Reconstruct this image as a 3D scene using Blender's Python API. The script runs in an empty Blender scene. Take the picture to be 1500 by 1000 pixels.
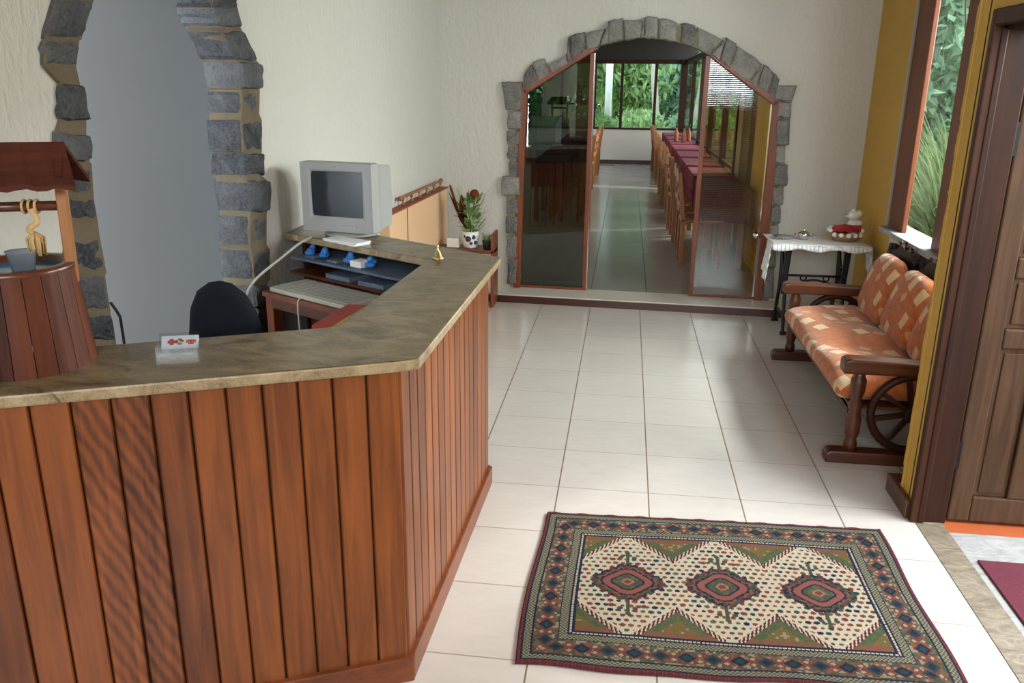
import bpy, math, random
from mathutils import Vector, Matrix, Euler
R=math.radians; PI=math.pi
random.seed(7)
sc=bpy.context.scene
col=sc.collection

# ------------------------------------------------------------------ materials
def newmat(name):
    m=bpy.data.materials.new(name); m.use_nodes=True
    nt=m.node_tree; nt.nodes.clear()
    out=nt.nodes.new('ShaderNodeOutputMaterial')
    return m,nt,out
class N:
    def __init__(s,nt): s.nt=nt
    def n(s,t,ins=None,**kw):
        nd=s.nt.nodes.new(t)
        for k,v in kw.items(): setattr(nd,k,v)
        if ins:
            for k,v in ins.items():
                if isinstance(v,bpy.types.NodeSocket): s.nt.links.new(v,nd.inputs[k])
                else: nd.inputs[k].default_value=v
        return nd
    def math(s,op,a,b=0.0,c=0.0,clamp=False):
        nd=s.nt.nodes.new('ShaderNodeMath'); nd.operation=op; nd.use_clamp=clamp
        for i,v in enumerate((a,b,c)):
            if isinstance(v,bpy.types.NodeSocket): s.nt.links.new(v,nd.inputs[i])
            else: nd.inputs[i].default_value=v
        return nd.outputs[0]
    def mix(s,f,a,b,mode='MIX'):
        nd=s.nt.nodes.new('ShaderNodeMix'); nd.data_type='RGBA'; nd.blend_type=mode
        for i,v in ((0,f),(6,a),(7,b)):
            if isinstance(v,bpy.types.NodeSocket): s.nt.links.new(v,nd.inputs[i])
            else: nd.inputs[i].default_value=v if i==0 else (*v[:3],1)
        return nd.outputs[2]
    def ramp(s,f,stops):
        nd=s.nt.nodes.new('ShaderNodeValToRGB')
        el=nd.color_ramp.elements
        while len(el)<len(stops): el.new(.5)
        for e,(p,c) in zip(el,stops): e.position=p; e.color=(*c,1)
        s.nt.links.new(f,nd.inputs[0]); return nd.outputs[0]
    def coord(s,scale=(1,1,1),rot=(0,0,0),out='Object'):
        tc=s.nt.nodes.new('ShaderNodeTexCoord')
        mp=s.nt.nodes.new('ShaderNodeMapping'); mp.inputs['Scale'].default_value=scale; mp.inputs['Rotation'].default_value=rot
        s.nt.links.new(tc.outputs[out],mp.inputs[0]); return mp.outputs[0]
    def noise(s,v,scale=5,detail=3,rough=.5,dist=0,fac=True):
        nd=s.n('ShaderNodeTexNoise',{'Vector':v,'Scale':scale,'Detail':detail,'Roughness':rough,'Distortion':dist})
        return nd.outputs[0 if fac else 1]
    def bump(s,h,strength=.3,dist=.01):
        return s.n('ShaderNodeBump',{'Height':h,'Strength':strength,'Distance':dist}).outputs[0]
    def pbr(s,out,color,rough=.5,normal=None,metal=0,spec=.5,coat=0,**k):
        ins={'Base Color':color if isinstance(color,bpy.types.NodeSocket) else (*color,1),'Roughness':rough,'Metallic':metal,'Specular IOR Level':spec,'Coat Weight':coat}
        ins.update(k)
        if normal: ins['Normal']=normal
        b=s.n('ShaderNodeBsdfPrincipled',ins)
        s.nt.links.new(b.outputs[0],out.inputs[0]); return b
def simple(name,c,rough=.5,metal=0,nscale=0,namt=.15,bump=0,bscale=40,spec=.5,coat=0):
    m,nt,out=newmat(name); n=N(nt); v=n.coord()
    f=n.noise(v,nscale or 8,3)
    cc=n.mix(f,[x*(1-namt) for x in c],[min(1,x*(1+namt)) for x in c])
    nm=n.bump(n.noise(v,bscale,3),bump,.01) if bump else None
    n.pbr(out,cc,rough,nm,metal,spec,coat); return m
def wood(name,dark,light,axis='z',rough=.4,scale=1.0,attr=False,coat=0,spec=.5,amp=.2):
    m,nt,out=newmat(name); n=N(nt)
    sq={'x':(1.5,22,22),'y':(22,1.5,22),'z':(22,22,1.5)}[axis]
    v=n.coord(tuple(a*scale for a in sq))
    g=n.noise(v,1.6,5,.6,.6)
    v2=n.coord((3,3,1))
    big=n.noise(v2,2,2)
    f=n.math('ADD',n.math('MULTIPLY',g,.75),n.math('MULTIPLY',big,.35))
    if attr:
        a=n.n('ShaderNodeAttribute',attribute_name='rnd')
        sep=n.n('ShaderNodeSeparateColor',{0:a.outputs['Color']})
        f=n.math('ADD',f,n.math('MULTIPLY',n.math('SUBTRACT',sep.outputs[0],.5),amp))
        # flame figure on some boards
        w=n.n('ShaderNodeTexWave',{'Vector':n.coord((1,1,.55),(0,R(0),0)),'Scale':15,'Distortion':3.0,'Detail':3,'Detail Scale':1.6},bands_direction='DIAGONAL').outputs[1]
        f=n.math('ADD',f,n.math('MULTIPLY',n.math('SUBTRACT',w,.5),n.math('MULTIPLY',n.math('GREATER_THAN',sep.outputs[1],.8),.22)))
    c=n.ramp(f,[(.28,dark),(.75,light)])
    if attr:
        c=n.mix(sep.outputs[2],c,(.33,.085,.018)) if False else c
    n.pbr(out,c,rough,n.bump(g,.12,.004),0,spec,coat); return m

M={}
def stucco(name,c):
    m,nt,out=newmat(name); n=N(nt)
    v=n.coord((1,1,.55))
    h=n.noise(v,38,4,.6,.4); h2=n.noise(n.coord((1,1,.35)),16,3,.6,1.0)
    hh=n.math('ADD',h,n.math('MULTIPLY',h2,1.2))
    st=n.noise(n.coord(),1.3,3)
    cc=n.mix(st,[x*.94 for x in c],c)
    n.pbr(out,cc,.85,n.bump(hh,.55,.012),0,.2); return m
M['stucco']=stucco('stucco_white',(.605,.59,.54))
M['plain']=simple('plain_wall',(.56,.59,.62),.8,nscale=1.2,namt=.05,bump=.1,bscale=12,spec=.2)
def yellow(name,c):
    m,nt,out=newmat(name); n=N(nt)
    w=n.noise(n.coord((2,2,14)),2.2,4,.6)
    cc=n.mix(w,[x*.82 for x in c],c)
    n.pbr(out,cc,.6,n.bump(n.noise(n.coord((1,1,2)),30,3),.25,.01),0,.3); return m
M['yellow']=yellow('yellow_ochre_wall',(.58,.35,.065))
M['ceiling']=wood('ceiling_wood',(.10,.05,.025),(.22,.11,.05),'y',.6)
M['board']=wood('counter_boards',(.060,.013,.004),(.30,.085,.018),'z',.36,1.0,True,0,.5)
M['dark_gap']=simple('dark_gap',(.02,.008,.004),.8)
M['redwood']=wood('red_wood_trim',(.085,.02,.007),(.26,.065,.02),'z',.35)
M['redwoodx']=wood('red_wood_x',(.08,.02,.008),(.24,.065,.022),'x',.35)
M['darkwood']=wood('dark_wood',(.010,.0035,.002),(.042,.013,.005),'z',.5,spec=.22)
M['darkwoodx']=wood('dark_wood_x',(.03,.010,.005),(.13,.04,.018),'x',.3)
M['leafwood']=wood('door_leaf_wood',(.028,.014,.007),(.10,.052,.026),'z',.5,spec=.22)
M['casing']=wood('casing_wood',(.018,.006,.003),(.065,.021,.008),'z',.5,spec=.22)
M['shingle']=wood('shingle_wood',(.03,.008,.005),(.11,.028,.015),'x',.75,spec=.2)
M['barrel']=wood('barrel_wood',(.03,.008,.005),(.13,.036,.018),'z',.5,1,True,0,.22,.35)
M['winwood']=wood('window_wood',(.09,.022,.009),(.20,.055,.020),'z',.45,spec=.3)
M['setteewood']=wood('settee_wood',(.022,.007,.004),(.12,.034,.014),'x',.35)
M['setteewoodz']=wood('settee_wood_upright',(.022,.007,.004),(.12,.034,.014),'z',.35)
M['chairwood']=wood('dining_chair_wood',(.16,.05,.015),(.42,.17,.05),'z',.4)
M['postwood']=wood('post_wood',(.20,.075,.022),(.5,.22,.075),'z',.4)
M['baseb']=simple('dark_red_baseboard',(.055,.014,.010),.35,nscale=3)

def granite(name,stops,rough=.25,scale=1.0):
    m,nt,out=newmat(name); n=N(nt)
    v=n.coord((1,2.2,1),(0,0,R(20)))
    a=n.noise(v,5*scale,6,.65,1.6); b=n.noise(n.coord(),150*scale,2,.7)
    f=n.math('ADD',n.math('MULTIPLY',a,.72),n.math('MULTIPLY',b,.30))
    c=n.ramp(f,stops)
    n.pbr(out,c,rough,None,0,.5); return m
M['granite']=granite('brown_granite',[(.34,(.022,.018,.013)),(.43,(.10,.072,.036)),(.54,(.185,.135,.068)),(.70,(.28,.215,.12))],.28)
M['granite_edge']=granite('granite_edge',[(.34,(.10,.075,.04)),(.45,(.27,.2,.11)),(.6,(.40,.32,.19))],.4,1.4)
M['threshold']=granite('threshold_stone',[(.36,(.12,.095,.065)),(.5,(.21,.175,.125)),(.64,(.32,.27,.20))],.5,2)
M['patio']=granite('grey_patio_stone',[(.3,(.20,.20,.195)),(.5,(.32,.32,.31)),(.7,(.45,.45,.44))],.6,1.6)
M['ledge']=simple('cream_ledge',(.66,.62,.54),.35,nscale=6,namt=.06)
M['clay']=simple('orange_clay_tile',(.42,.10,.03),.5,nscale=9,namt=.12)

def floor_mat(name,sx,sy,ox,oy,base,gcol,grow,rough,gw=.006):
    m,nt,out=newmat(name); n=N(nt)
    tc=n.n('ShaderNodeTexCoord'); s=n.n('ShaderNodeSeparateXYZ',{0:tc.outputs['Object']})
    def line(c,size,off,w):
        q=n.math('FRACT',n.math('DIVIDE',n.math('SUBTRACT',c,off-size*50),size))
        q=n.math('ABSOLUTE',n.math('SUBTRACT',q,.5))       # .5 at the joint
        return n.math('GREATER_THAN',q,.5-w/size/2)
    lx=line(s.outputs[0],sx,ox,gw); ly=line(s.outputs[1],sy,oy,gw*.8)
    cx=n.math('FLOOR',n.math('DIVIDE',n.math('SUBTRACT',s.outputs[0],ox-sx*50),sx)); cy=n.math('FLOOR',n.math('DIVIDE',n.math('SUBTRACT',s.outputs[1],oy-sy*50),sy))
    wn=n.n('ShaderNodeTexWhiteNoise',{'Vector':n.n('ShaderNodeCombineXYZ',{0:cx,1:cy}).outputs[0]}).outputs[0]
    mot=n.noise(n.coord((3,9,1)),2.5,5,.6,.8)
    f=n.math('ADD',n.math('MULTIPLY',mot,.8),n.math('MULTIPLY',wn,.25))
    c=n.ramp(f,[(.25,[x*.88 for x in base]),(.75,base)])
    c=n.mix(ly,c,grow); c=n.mix(lx,c,gcol)
    g=n.math('MAXIMUM',lx,ly)
    n.pbr(out,c,n.math('ADD',rough,n.math('MULTIPLY',g,.4)),n.bump(n.math('SUBTRACT',1.0,g),.25,.003),0,.5); return m
T=.4
M['tile']=floor_mat('beige_floor_tile',T,T,0,0,(.64,.59,.535),(.19,.14,.09),(.31,.25,.19),.17)
M['tile2']=floor_mat('dining_floor_tile',.47,.47,.388,.1,(.34,.32,.285),(.06,.05,.04),(.24,.22,.19),.2)

def stone(name,c0,c1):
    m,nt,out=newmat(name); n=N(nt); v=n.coord()
    a=n.noise(v,9,4,.65,.5); b=n.noise(v,85,3,.7)
    at=n.n('ShaderNodeAttribute',attribute_name='rnd'); sp=n.n('ShaderNodeSeparateColor',{0:at.outputs['Color']})
    f=n.math('ADD',n.math('ADD',n.math('MULTIPLY',a,.5),n.math('MULTIPLY',b,.5)),n.math('MULTIPLY',n.math('SUBTRACT',sp.outputs[0],.5),.22))
    c=n.ramp(f,[(.32,c0),(.52,[(x+y)/2 for x,y in zip(c0,c1)]),(.72,c1)])
    n.pbr(out,c,.8,n.bump(n.math('ADD',n.math('MULTIPLY',b,.5),a),.6,.02),0,.3); return m
M['stone']=stone('grey_stone',(.020,.023,.028),(.135,.142,.148))
M['stone2']=stone('weathered_grey_stone',(.085,.085,.085),(.33,.32,.29))
M['mortar']=simple('tan_mortar',(.155,.125,.085),.9,nscale=14,namt=.25,bump=.5,bscale=60,spec=.1)
M['mortar2']=simple('back_mortar',(.20,.17,.125),.9,nscale=14,namt=.25,bump=.5,bscale=60,spec=.1)

def glassm(name,tint,refl,rough=0.0,wav=0):
    m,nt,out=newmat(name); n=N(nt)
    nm=None
    if wav:
        s=n.n('ShaderNodeTexWave',{'Vector':n.coord((1,1,1)),'Scale':22,'Distortion':.6,'Detail':1},bands_direction='Z').outputs[1]
        s2=n.noise(n.coord((1.6,1,.6)),2.2,2)
        nm=n.bump(n.math('ADD',n.math('MULTIPLY',s,.12),s2),wav,.03)
    t=n.n('ShaderNodeBsdfTransparent',{'Color':(*tint,1)})
    g=n.n('ShaderNodeBsdfGlossy',{'Color':(.9,.95,.92,1),'Roughness':rough})
    fr=n.n('ShaderNodeFresnel',{'IOR':1.5})
    if nm: nt.links.new(nm,g.inputs['Normal']); nt.links.new(nm,fr.inputs['Normal'])
    gb=n.n('ShaderNodeNewGeometry')
    f=n.math('MULTIPLY',n.math('ADD',fr.outputs[0],refl,clamp=True),n.math('SUBTRACT',1.0,gb.outputs['Backfacing']))
    mx=n.n('ShaderNodeMixShader',{0:f,1:t.outputs[0],2:g.outputs[0]})
    nt.links.new(mx.outputs[0],out.inputs[0]); return m
M['glass_door']=glassm('smoked_door_glass',(.27,.33,.30),.06)
M['glass_door2']=glassm('bronze_door_glass',(.74,.67,.49),.05,.01,.07)
M['glass']=glassm('clear_glass',(.93,.96,.94),.02)
M['plastic_clear']=glassm('clear_plastic',(.90,.92,.94),.03,.1)
def frosted(name,c,a):
    m,nt,out=newmat(name); n=N(nt)
    t=n.n('ShaderNodeBsdfTransparent',{'Color':(*[min(1,x*1.3) for x in c],1)}); d=n.n('ShaderNodeBsdfPrincipled',{'Base Color':(*c,1),'Roughness':.25})
    mx=n.n('ShaderNodeMixShader',{0:a,1:t.outputs[0],2:d.outputs[0]}); nt.links.new(mx.outputs[0],out.inputs[0]); return m
M['cup']=frosted('blue_grey_cup_plastic',(.40,.44,.50),.4)
M['iron']=simple('black_iron',(.012,.012,.013),.4,.4)
M['chrome']=simple('chrome',(.75,.75,.75),.15,1)
M['silver']=simple('silver',(.62,.62,.62),.2,1,bump=.1)
M['brass']=simple('brass',(.70,.55,.25),.3,1)
M['monitor']=simple('pale_grey_plastic',(.335,.345,.335),.5,nscale=2,namt=.03)
M['monitor_side']=simple('beige_plastic',(.36,.36,.32),.5,nscale=2,namt=.03)
M['screen']=simple('dark_screen',(.028,.036,.042),.12,nscale=2,namt=.05,spec=.6)
M['paper']=simple('white_paper',(.80,.80,.80),.7,nscale=20,namt=.03)
M['keyb']=simple('beige_keys',(.44,.42,.34),.55,nscale=30,namt=.12)
M['cable']=simple('grey_cable',(.42,.42,.38),.5)
M['blackcable']=simple('black_cable',(.02,.02,.02),.5)
M['blackfab']=simple('black_fabric',(.008,.011,.016),.85,nscale=40,bump=.3,bscale=300,spec=.2)
M['blue']=simple('blue_plastic',(.03,.17,.50),.4,nscale=12,namt=.4)
M['bluegrey']=simple('blue_grey',(.10,.13,.18),.5,nscale=12,namt=.4)
M['red']=simple('red_cover',(.42,.05,.035),.55,nscale=12,namt=.15)
M['yellowp']=simple('yellow_plastic',(.55,.45,.06),.5)
M['water']=simple('blue_basin',(.02,.17,.30),.15,nscale=15,namt=.3)
M['rope']=simple('straw_rope',(.62,.43,.20),.9,nscale=50,namt=.35,bump=.5,bscale=150)
M['peach']=simple('peach_paint',(.78,.50,.29),.6,nscale=3,namt=.05)
M['burgundy']=simple('burgundy_cloth',(.13,.007,.022),.85,nscale=6)
M['mat']=simple('maroon_mat',(.135,.035,.05),.95,nscale=60,namt=.2,bump=.5,bscale=400,spec=.1)
M['cloth']=simple('white_cloth',(.80,.80,.80),.8,nscale=12,namt=.05,bump=.3,bscale=60)
M['redcloth']=simple('red_cloth',(.38,.02,.02),.8,nscale=10)
M['ceramic']=simple('white_ceramic',(.82,.81,.78),.3,nscale=6,namt=.05)
M['wicker']=simple('wicker',(.38,.20,.09),.7,nscale=60,namt=.4,bump=.8,bscale=90)
M['terracotta']=simple('terracotta',(.28,.08,.035),.7)
M['greenpot']=simple('dark_green_pot',(.015,.045,.03),.4)
M['navy']=simple('navy_glaze',(.015,.03,.08),.3)
M['dining_half']=simple('pale_half_wall',(.62,.55,.50),.7,nscale=2,namt=.04)
M['olive_wall']=simple('beige_dining_wall',(.42,.38,.26),.7)
M['blackroof']=wood('roof_timber',(.005,.003,.002),(.018,.010,.007),'x',.5)
M['grass']=simple('grass',(.13,.22,.05),.9,nscale=3,namt=.45,bump=.5,bscale=60,spec=.1)
M['trunk']=simple('pale_trunk',(.62,.58,.50),.8,nscale=9,namt=.25,bump=.4,bscale=30)
M['whitepost']=simple('white_post',(.85,.85,.82),.6)
M['branch']=simple('dark_branch',(.06,.045,.03),.8)
def leafm(name,c,tr=.45):
    m,nt,out=newmat(name); n=N(nt)
    at=n.n('ShaderNodeAttribute',attribute_name='rnd'); sp=n.n('ShaderNodeSeparateColor',{0:at.outputs['Color']})
    cc=n.mix(sp.outputs[0],[x*.55 for x in c],[min(1,x*1.5) for x in c])
    d=n.n('ShaderNodeBsdfDiffuse',{'Color':cc}); t=n.n('ShaderNodeBsdfTranslucent',{'Color':cc})
    mx=n.n('ShaderNodeMixShader',{0:tr,1:d.outputs[0],2:t.outputs[0]})
    nt.links.new(mx.outputs[0],out.inputs[0]); return m
M['leaf']=leafm('leaf_green',(.24,.40,.15)); M['leaf2']=leafm('leaf_light',(.42,.58,.28)); M['leaf3']=leafm('leaf_blue_green',(.34,.50,.36))
M['leafgrass']=leafm('leaf_grass',(.21,.27,.13),.35); M['leafdark']=leafm('leaf_dark',(.045,.10,.03),.25); M['leafred']=leafm('leaf_redbrown',(.16,.045,.02),.2); M['straw']=leafm('leaf_straw',(.45,.45,.25))

def fabric_mat(name,ax):
    m,nt,out=newmat(name); n=N(nt)
    tc=n.n('ShaderNodeTexCoord'); s=n.n('ShaderNodeSeparateXYZ',{0:tc.outputs['Object']})
    u=s.outputs[ax[0]]; v=s.outputs[ax[1]]
    def layer(size,ou,ov,rot,thr,hw,hh):
        c,sn=math.cos(rot),math.sin(rot)
        a=n.math('ADD',n.math('MULTIPLY',u,c),n.math('MULTIPLY',v,sn)); b=n.math('SUBTRACT',n.math('MULTIPLY',v,c),n.math('MULTIPLY',u,sn))
        a=n.math('ADD',n.math('DIVIDE',a,size),50+ou); b=n.math('ADD',n.math('DIVIDE',b,size),50+ov)
        w=n.n('ShaderNodeTexWhiteNoise',{'Vector':n.n('ShaderNodeCombineXYZ',{0:n.math('FLOOR',a),1:n.math('FLOOR',b)}).outputs[0]},noise_dimensions='3D')
        fa=n.math('ABSOLUTE',n.math('SUBTRACT',n.math('FRACT',a),.5)); fb=n.math('ABSOLUTE',n.math('SUBTRACT',n.math('FRACT',b),.5))
        k=n.math('MULTIPLY',n.math('LESS_THAN',fa,hw),n.math('LESS_THAN',fb,hh))
        return n.math('MULTIPLY',k,n.math('GREATER_THAN',w.outputs[0],thr))
    l1=layer(.155,.1,.3,R(17),.45,.20,.27); l2=layer(.125,.6,.8,R(-31),.60,.24,.17)
    nz=n.noise(n.coord(),22,4,.6)
    base=n.ramp(nz,[(.3,(.36,.085,.018)),(.7,(.55,.17,.045))])
    c=n.mix(n.math('MULTIPLY',l1,.75),base,(.72,.56,.32)); c=n.mix(n.math('MULTIPLY',l2,.6),c,(.68,.45,.24))
    n.pbr(out,c,.85,n.bump(n.noise(n.coord(),260,2),.25,.003),0,.2,**{'Sheen Weight':.25}); return m
M['fabric_seat']=fabric_mat('orange_seat_fabric',(0,1)); M['fabric_back']=fabric_mat('orange_back_fabric',(1,2))
def vcol(name):
    m,nt,out=newmat(name); n=N(nt)
    a=n.n('ShaderNodeAttribute',attribute_name='rnd')
    n.pbr(out,a.outputs['Color'],.95,n.bump(n.noise(n.coord(),420,2),.5,.003),0,.1); return m
M['rug']=vcol('woven_rug'); M['print']=vcol('printed_cards')

# ------------------------------------------------------------------ mesh building
class MB:
    def __init__(s): s.v=[]; s.f=[]; s.m=[]; s.a=[]; s.sm=[]
    def add(s,vs,fs,mi=0,at=None,smooth=False):
        o=len(s.v); s.v+= [tuple(x) for x in vs]
        for f in fs: s.f.append([o+i for i in f]); s.m.append(mi); s.a.append(at or (.5,.5,.5)); s.sm.append(smooth)
        return s
    def box(s,x0,x1,y0,y1,z0,z1,mi=0,at=None):
        return s.obox(((x0+x1)/2,(y0+y1)/2,(z0+z1)/2),(abs(x1-x0)/2,abs(y1-y0)/2,abs(z1-z0)/2),None,mi,at)
    def obox(s,c,h,rot=None,mi=0,at=None):
        vs=[]
        for k in range(8):
            p=Vector(((1 if k&1 else -1)*h[0],(1 if k&2 else -1)*h[1],(1 if k&4 else -1)*h[2]))
            if rot is not None: p=rot@p
            vs.append(p+Vector(c))
        return s.add(vs,[(0,2,3,1),(4,5,7,6),(0,1,5,4),(2,6,7,3),(0,4,6,2),(1,3,7,5)],mi,at)
    def bar(s,p,q,w,h,mi=0,up=(0,0,1),at=None):
        p=Vector(p);q=Vector(q); d=(q-p); L=d.length; d.normalize(); u=Vector(up)
        if abs(d.dot(u))>.98: u=Vector((0,1,0))
        sd=d.cross(u).normalized(); u=sd.cross(d)
        rot=Matrix((d,sd,u)).transposed()
        return s.obox((p+q)/2,(L/2,w/2,h/2),rot,mi,at)
    def prism(s,poly,z0,z1,mi=0,at=None,fn=None,smooth=False,mtop=None):
        n=len(poly); fn=fn or (lambda a,b,c:(a,b,c))
        s.add([fn(a,b,z0) for a,b in poly]+[fn(a,b,z1) for a,b in poly],[list(range(n))[::-1]],mi,at)
        o=len(s.v)-2*n
        s.f.append([o+n+i for i in range(n)]); s.m.append(mi if mtop is None else mtop); s.a.append(at or (.5,.5,.5)); s.sm.append(False)
        for i in range(n):
            j=(i+1)%n; s.f.append([o+i,o+j,o+n+j,o+n+i]); s.m.append(mi); s.a.append(at or (.5,.5,.5)); s.sm.append(smooth)
        return s
    def tube(s,pts,r,n=10,mi=0,at=None,closed=False):
        pts=[Vector(p) for p in pts]; rs=r if isinstance(r,(list,tuple)) else [r]*len(pts)
        o=len(s.v); L=len(pts); prev=None
        for i,p in enumerate(pts):
            a=pts[(i-1)%L] if (closed or i>0) else p; b=pts[(i+1)%L] if (closed or i<L-1) else p
            t=(b-a).normalized()
            if prev is None:
                u=Vector((0,0,1)) if abs(t.z)<.9 else Vector((1,0,0))
                u=(u-t*u.dot(t)).normalized()
            else: u=(prev-t*prev.dot(t)).normalized()
            prev=u; w=t.cross(u)
            for k in range(n):
                an=2*PI*k/n; s.v.append(tuple(p+(u*math.cos(an)+w*math.sin(an))*rs[i]))
        for i in range(L if closed else L-1):
            j=(i+1)%L
            for k in range(n):
                k2=(k+1)%n; s.f.append([o+i*n+k,o+i*n+k2,o+j*n+k2,o+j*n+k]); s.m.append(mi); s.a.append(at or (.5,.5,.5)); s.sm.append(True)
        if not closed:
            for base,rev in ((o,True),(o+(L-1)*n,False)):
                f=[base+k for k in range(n)]; s.f.append(f[::-1] if rev else f); s.m.append(mi); s.a.append(at or (.5,.5,.5)); s.sm.append(False)
        return s
    def lathe(s,prof,c=(0,0,0),n=24,mi=0,at=None,axis=None,cap=True):
        o=len(s.v); rot=axis or Matrix.Identity(3); c=Vector(c)
        for r,z in prof:
            for k in range(n):
                an=2*PI*k/n; s.v.append(tuple(c+rot@Vector((r*math.cos(an),r*math.sin(an),z))))
        for i in range(len(prof)-1):
            for k in range(n):
                k2=(k+1)%n; s.f.append([o+i*n+k,o+i*n+k2,o+(i+1)*n+k2,o+(i+1)*n+k]); s.m.append(mi); s.a.append(at or (.5,.5,.5)); s.sm.append(True)
        if cap:
            for base,rev in ((o,True),(o+(len(prof)-1)*n,False)):
                f=[base+k for k in range(n)]; s.f.append(f[::-1] if rev else f); s.m.append(mi); s.a.append(at or (.5,.5,.5)); s.sm.append(False)
        return s
    def ball(s,c,r,n=12,mi=0,at=None,sc=(1,1,1)):
        prof=[]
        m=n//2
        o=len(s.v)
        for i in range(1,m):
            th=PI*i/m
            for k in range(n):
                an=2*PI*k/n; s.v.append((c[0]+r*sc[0]*math.sin(th)*math.cos(an),c[1]+r*sc[1]*math.sin(th)*math.sin(an),c[2]-r*sc[2]*math.cos(th)))
        for i in range(m-2):
            for k in range(n):
                k2=(k+1)%n; s.f.append([o+i*n+k,o+i*n+k2,o+(i+1)*n+k2,o+(i+1)*n+k]); s.m.append(mi); s.a.append(at or (.5,.5,.5)); s.sm.append(True)
        b=len(s.v); s.v.append((c[0],c[1],c[2]-r*sc[2])); s.v.append((c[0],c[1],c[2]+r*sc[2]))
        for k in range(n):
            k2=(k+1)%n
            s.f.append([b,o+k2,o+k]); s.f.append([b+1,o+(m-2)*n+k,o+(m-2)*n+k2])
            for _ in range(2): s.m.append(mi); s.a.append(at or (.5,.5,.5)); s.sm.append(True)
        return s
    def build(s,name,mats,parent=None,loc=(0,0,0),rz=0,bevel=0,seg=2,sub=0,tri=False,world=False):
        """world=True: the vertices are world coordinates, the origin is moved to loc"""
        me=bpy.data.meshes.new(name)
        L=Vector(loc)
        vs=[tuple(Vector(v)-L) for v in s.v] if world else s.v
        me.from_pydata(vs,[],s.f)
        if not isinstance(mats,(list,tuple)): mats=[mats]
        for m in mats: me.materials.append(m if not isinstance(m,str) else M[m])
        me.polygons.foreach_set('material_index',s.m)
        me.polygons.foreach_set('use_smooth',s.sm)
        ca=me.attributes.new('rnd','FLOAT_COLOR','CORNER')
        buf=[]
        for f,a in zip(s.f,s.a): buf+= [a[0],a[1],a[2],1.0]*len(f)
        ca.data.foreach_set('color',buf)
        me.update()
        o=bpy.data.objects.new(name,me); col.objects.link(o)
        o.location=loc; o.rotation_euler.z=rz
        if parent: 
            o.parent=parent
            if world: o.location=L-Vector(parent.location)
        if bevel:
            b=o.modifiers.new('bevel','BEVEL'); b.width=bevel; b.segments=seg; b.limit_method='ANGLE'; b.angle_limit=R(40)
        if sub:
            b=o.modifiers.new('sub','SUBSURF'); b.levels=sub; b.render_levels=sub
        return o
def tag(o,label=None,cat=None,group=None,kind=None):
    if label: o['label']=label
    if cat: o['category']=cat
    if group: o['group']=group
    if kind: o['kind']=kind
    return o
def empty(name,loc,rz=0,label=None,cat=None,group=None,kind=None):
    o=bpy.data.objects.new(name,None); col.objects.link(o); o.location=loc; o.rotation_euler.z=rz; o.empty_display_size=.1
    return tag(o,label,cat,group,kind)
def struct(o,label,cat): return tag(o,label,cat,None,'structure')
def copy_tree(o,parent=None):
    c=o.copy(); col.objects.link(c); c.parent=parent
    for ch in list(o.children): copy_tree(ch,c)
    return c
def rr(): return (random.random(),random.random(),random.random())

# ------------------------------------------------------------------ frames of the two slightly skewed walls
BA=R(-2.98); BO=Vector((.7,.813,0))
def B(x,y,z): return BO+Vector((math.cos(BA)*x-math.sin(BA)*y,math.sin(BA)*x+math.cos(BA)*y,z))
LA=math.atan2(-1,-.0283); LO=Vector((-.91,1.15,0))
def Lw(x,y,z): return LO+Vector((math.cos(LA)*x-math.sin(LA)*y,math.sin(LA)*x+math.cos(LA)*y,z))
H=3.6; WY=.28           # ceiling height, distance of the back wall behind the step front

# ------------------------------------------------------------------ room shell
XR=2.43; XP=1.886
m=MB(); m.add([(-3.2,-9.2,0),(XP+.02,-9.2,0),(XP+.02,-2.33,0),(XR+.2,-2.33,0),(XR+.2,.80,0),(-3.2,1.02,0)],[(0,1,2,3,4,5)])
m.add([(-3.2,-9.2,-.15),(XP+.02,-9.2,-.15),(XP+.02,-2.33,-.15),(XR+.2,-2.33,-.15),(XR+.2,.80,-.15),(-3.2,1.02,-.15)],[(5,4,3,2,1,0)])
struct(m.build('floor','tile'),'beige ceramic tile floor of the reception','floor')
# step in front of the arched opening
m=MB(); m.box(-1.75,1.85,0,.335,.0,.066)
struct(m.build('trim_1','ledge',loc=BO,rz=BA,bevel=.004),'cream ledge running below the arched opening','step')
m=MB(); m.box(-1.72,1.80,-.012,0,0,.058)
struct(m.build('baseboard_back','baseb',loc=BO,rz=BA),'dark red skirting on the front of the cream ledge','skirting')

# back wall with the arched opening
outer_open=[(-.955,.03),(-.955,1.70),(-.86,1.80),(-.57,1.95),(-.36,2.06),(-.15,2.11),(0,2.12),(.2,2.105),(.40,2.05),(.56,1.97),(.72,1.88),(.90,1.76),(1.05,1.66),(1.07,1.5),(1.085,.03)]
def wall_with_hole(x0,x1,z1,hole,y0,y1,mi=0):
    m=MB()
    # left part, right part, and strips above the hole
    hx0,hx1=hole[0][0],hole[-1][0]
    m.box(x0,hx0,y0,y1,0,z1); m.box(hx1,x1,y0,y1,0,z1)
    top=[p for p in hole[1:-1]]
    xs=[hx0]+[p[0] for p in top[1:-1]]+[hx1]; 
    for i in range(len(hole)-1):
        a,b=hole[i],hole[i+1]
        if abs(a[0]-b[0])<.001: continue
        m.prism([(a[0],a[1]),(b[0],b[1]),(b[0],z1),(a[0],z1)],y0,y1,fn=lambda x,z,y:(x,y,z))
    return m
m=wall_with_hole(-1.85,1.78,H,outer_open,WY,WY+.16)
struct(m.build('wall_back','stucco',loc=BO,rz=BA),'rough white plaster wall around the arched opening','wall')

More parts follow.
